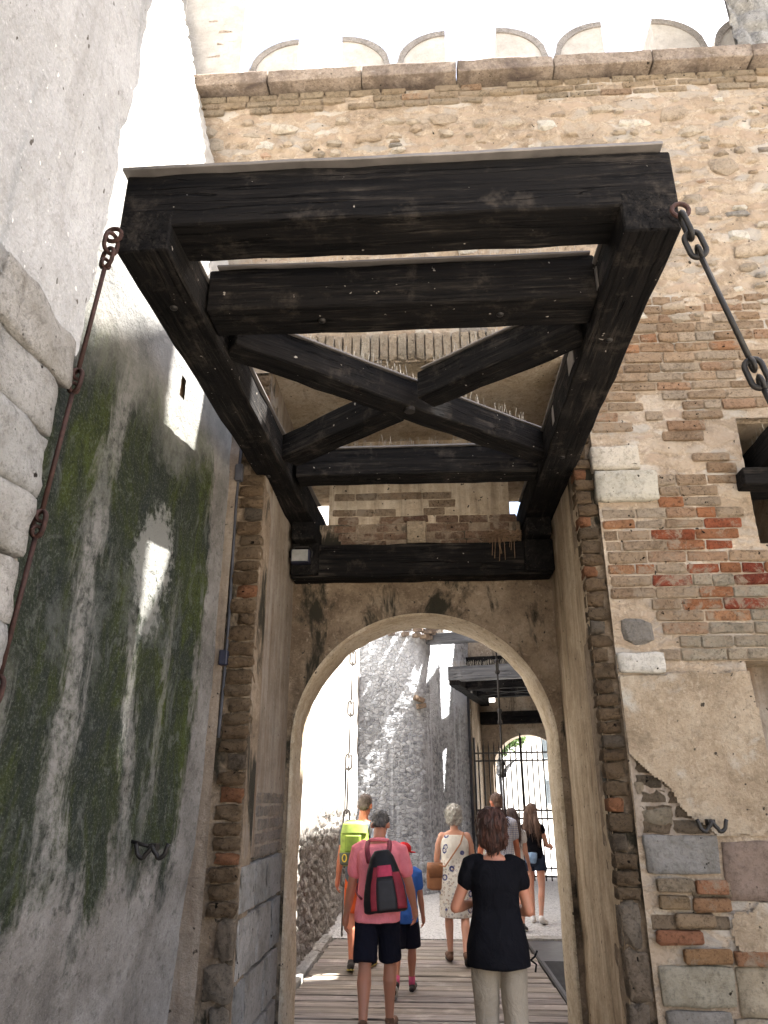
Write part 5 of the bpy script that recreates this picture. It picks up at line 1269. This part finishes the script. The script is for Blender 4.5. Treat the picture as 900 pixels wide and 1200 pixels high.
# child with red cap
p = Person('child in red cap, blue t-shirt and dark shorts walking beside the pink polo', (-.275, 7.75, 0), 1.25, 0, False, ((-.22, .45, .7), (.2, .1, 0)), ((.1, .0, .2), (.12, .05, .3)), .05, (.1, -.6), 3, .0075, .95)
p.top('tee_shirt', cloth_mat('royal_blue_cotton', (.045, .13, .42)), -.12, .55, .018, .6, .1); p.legs('shorts', navy, .95, .03, .012, r_end=.085)
p.hair(hair_mat('brown_child_hair', (.05, .03, .02), (.12, .08, .05)), 'short'); p.shoes(dark_shoe, soleW, cloth_mat('pink_sock', (.62, .12, .22)))
k = p.k; hd = p.J['head']; bm = bmesh.new(); ellip(bm, hd + p.Mh @ V3(0, -.015, .045) * k, (.093 * k, .110 * k, .085 * k), p.Mh)
capm = cloth_mat('red_cap_cotton', (.62, .035, .04)); cap = voxel('cap', bm, .006, capm, p.t, 3)
bm = bmesh.new(); ellip(bm, hd + p.Mh @ V3(0, .13, .012) * k, (.07 * k, .085 * k, .012 * k), p.Mh, 3); from_bm('cap_peak', bm, capm, cap, True)

# grey haired woman in print dress
p = Person('woman with curly grey hair in sleeveless white print dress', (.255, 9.1, 0), 1.56, 0, True, ((.16, .08, 0), (-.16, .30, .45)), ((.16, .12, 1.2, .3), (.12, .1, 1.2, .3)), .03, (.05, .1), 1, .008, 1.12)
dm = cloth_mat('white_printed_cotton', (.70, .675, .63), 'print')
J = p.J; k = p.k; bm = bmesh.new()
loft(bm, [(p.c(-.44), .215 * k, .16 * k), (p.c(-.25), .208 * k, .16 * k), (p.c(-.04), .205 * k, .15 * k), (p.c(.10), .188 * k, .135 * k), (p.c(.21), .168 * k, .125 * k), (p.c(.34), .18 * k, .132 * k), (p.c(.42), .165 * k, .115 * k), (p.c(.475), .135 * k, .09 * k)])
voxel('dress', bm, .009, dm, p.t, 5, p.wr(.016, 6)); p.hair(hair_mat('silver_grey_hair', (.32, .31, .28), (.62, .60, .56), (40, 40, 40)), 'curly'); p.shoes(brown_sh, dark_shoe)
hb = thing('shoulder_bag', 'tan leather shoulder bag hanging from a diagonal strap on print dress', 'bag', p.t.location + p.c(.02) + V3(-.225, -.06, 0), .3)
tan = plain('tan_leather', (.34, .15, .07), .55, 0, .4, .2, 10)
bm = bmesh.new(); loft(bm, [((0, 0, -.15), .05, .03), ((0, 0, -.13), .095, .048), ((0, 0, 0), .10, .05), ((0, 0, .10), .09, .04), ((0, 0, .12), .08, .03)], 24, 3); voxel('bag_body', bm, .006, tan, hb, 2)
bm = bmesh.new(); loft(bm, [((0, -.012, -.02), .085, .046), ((0, -.008, .07), .096, .05), ((0, 0, .125), .088, .04)], 24, 3.5); from_bm('flap', bm, plain('dark_tan_leather', (.26, .11, .05), .55), hb, True)
off = hb.location - p.t.location; Ri = Matrix.Rotation(-.3, 3, 'Z')
pts = [p.c(.02) + V3(-.215, -.05, .11), p.c(.12) + V3(-.13, -.165, 0) * k, p.c(.25) + V3(-.03, -.165, 0) * k, p.c(.38) + V3(.07, -.15, 0) * k, p.c(.50) + V3(.115, -.06, 0) * k, p.c(.49) + V3(.115, .05, 0) * k, p.c(.34) + V3(.05, .15, 0) * k, p.c(.12) + V3(-.13, .15, 0) * k, p.c(.02) + V3(-.24, .05, .1)]
bm = bmesh.new(); tube(bm, [Ri @ (q - off) for q in pts], .0085, 8); from_bm('strap', bm, tan, hb, True)

# woman in black top
p = Person('woman with dark auburn bob in black cap sleeve top and beige trousers', (.385, 5.12, 0), 1.565, .0, True, ((.02, .10, .0), (-.06, .12, .1)), ((.42, .02, 1.55, .95), (.22, .0, 1.5, .7)), .02, (-.05, .04), 3, .0065, .97)
o = p.top('black_top', blackc, -.145, .36, .020, .55, .12, False, .012)
beige = cloth_mat('beige_cotton_twill', (.27, .228, .175)); p.legs('trousers', beige, 1.9, .017, .016, .04, .062)
p.hair(hair_mat('dark_auburn_hair', (.010, .004, .003), (.075, .020, .008), (45, 45, 4)), 'bob'); p.shoes(dark_shoe, dark_shoe)
bm = bmesh.new(); q = p.c(-.11) + V3(.19, -.01, 0); tube(bm, [q, q + V3(.03, -.01, -.02), q + V3(.022, -.01, -.06)], .006, 6); tube(bm, [q, q + V3(.025, -.005, .02), q + V3(.04, -.01, .05)], .006, 6); from_bm('side_tie', bm, blackc, p.t)['kind'] = 'stuff'
# man in check shirt ahead, mostly hidden
p = Person('man in white and blue check shirt half hidden behind the black top', (.86, 10.4, 0), 1.70, 0, False, ((.1, .08, 0), (-.12, .2, .3)), ((.14, .1, .3), (.14, .1, .3)), .04, (.1, .5), 2, .010, 1.0)
p.top('check_shirt', cloth_mat('white_check_cotton', (.66, .66, .68), 'check', (.12, .17, .36)), -.12, .6, .018, .6); p.legs('shorts', denim, .95, .02, .01, r_end=.08); p.hair(hair_mat('brown_hair', (.06, .035, .025), (.17, .10, .07)), 'short'); p.shoes(dark_shoe, soleW)
# girl in white top
p = Person('girl with dark hair in white top beside the check shirt man', (1.13, 11.3, 0), 1.50, -.2, True, ((.08, .05, 0), (-.08, .12, .2)), ((.1, .1, .2), (.12, .1, .4)), .03, (.1, -.3), 1, .010, .95)
p.top('white_top', cloth_mat('white_jersey', (.68, .67, .66)), -.08, .35, .013, .3); p.legs('shorts', denim, .6, .02, .01, r_end=.088); p.hair(hair_mat('dark_brown_hair', (.03, .018, .014), (.09, .05, .04)), 'long'); p.shoes(dark_shoe, soleW)
# girl with long hair
p = Person('girl with very long wavy brown hair in black top and denim shorts', (1.50, 12.0, 0), 1.565, -.35, True, ((.05, .04, 0), (-.14, .2, .25)), ((.1, .1, .5), (.16, .35, 1.1, .1)), .02, (.0, -.3), 1, .009, .88)
p.top('black_top', blackc, .0, .12, .012, .3); p.legs('shorts', denim, .42, .018, .01, r_end=.09); p.hair(hair_mat('wavy_brown_hair', (.05, .026, .018), (.20, .115, .08), (40, 40, 6)), 'long'); p.shoes(cloth_mat('white_canvas', (.72, .71, .70)), soleW)
bm = bmesh.new(); k = p.k; loft(bm, [(p.c(-.06) + V3(-.03, -.13, 0), .085 * k, .045 * k), (p.c(.02) + V3(-.02, -.13, 0), .10 * k, .05 * k), (p.c(.09) + V3(0, -.11, 0), .08 * k, .04 * k)]); voxel('tied_jacket', bm, .01, cloth_mat('light_blue_denim', (.22, .32, .46)), p.t, 4, p.wr(.02, 12))
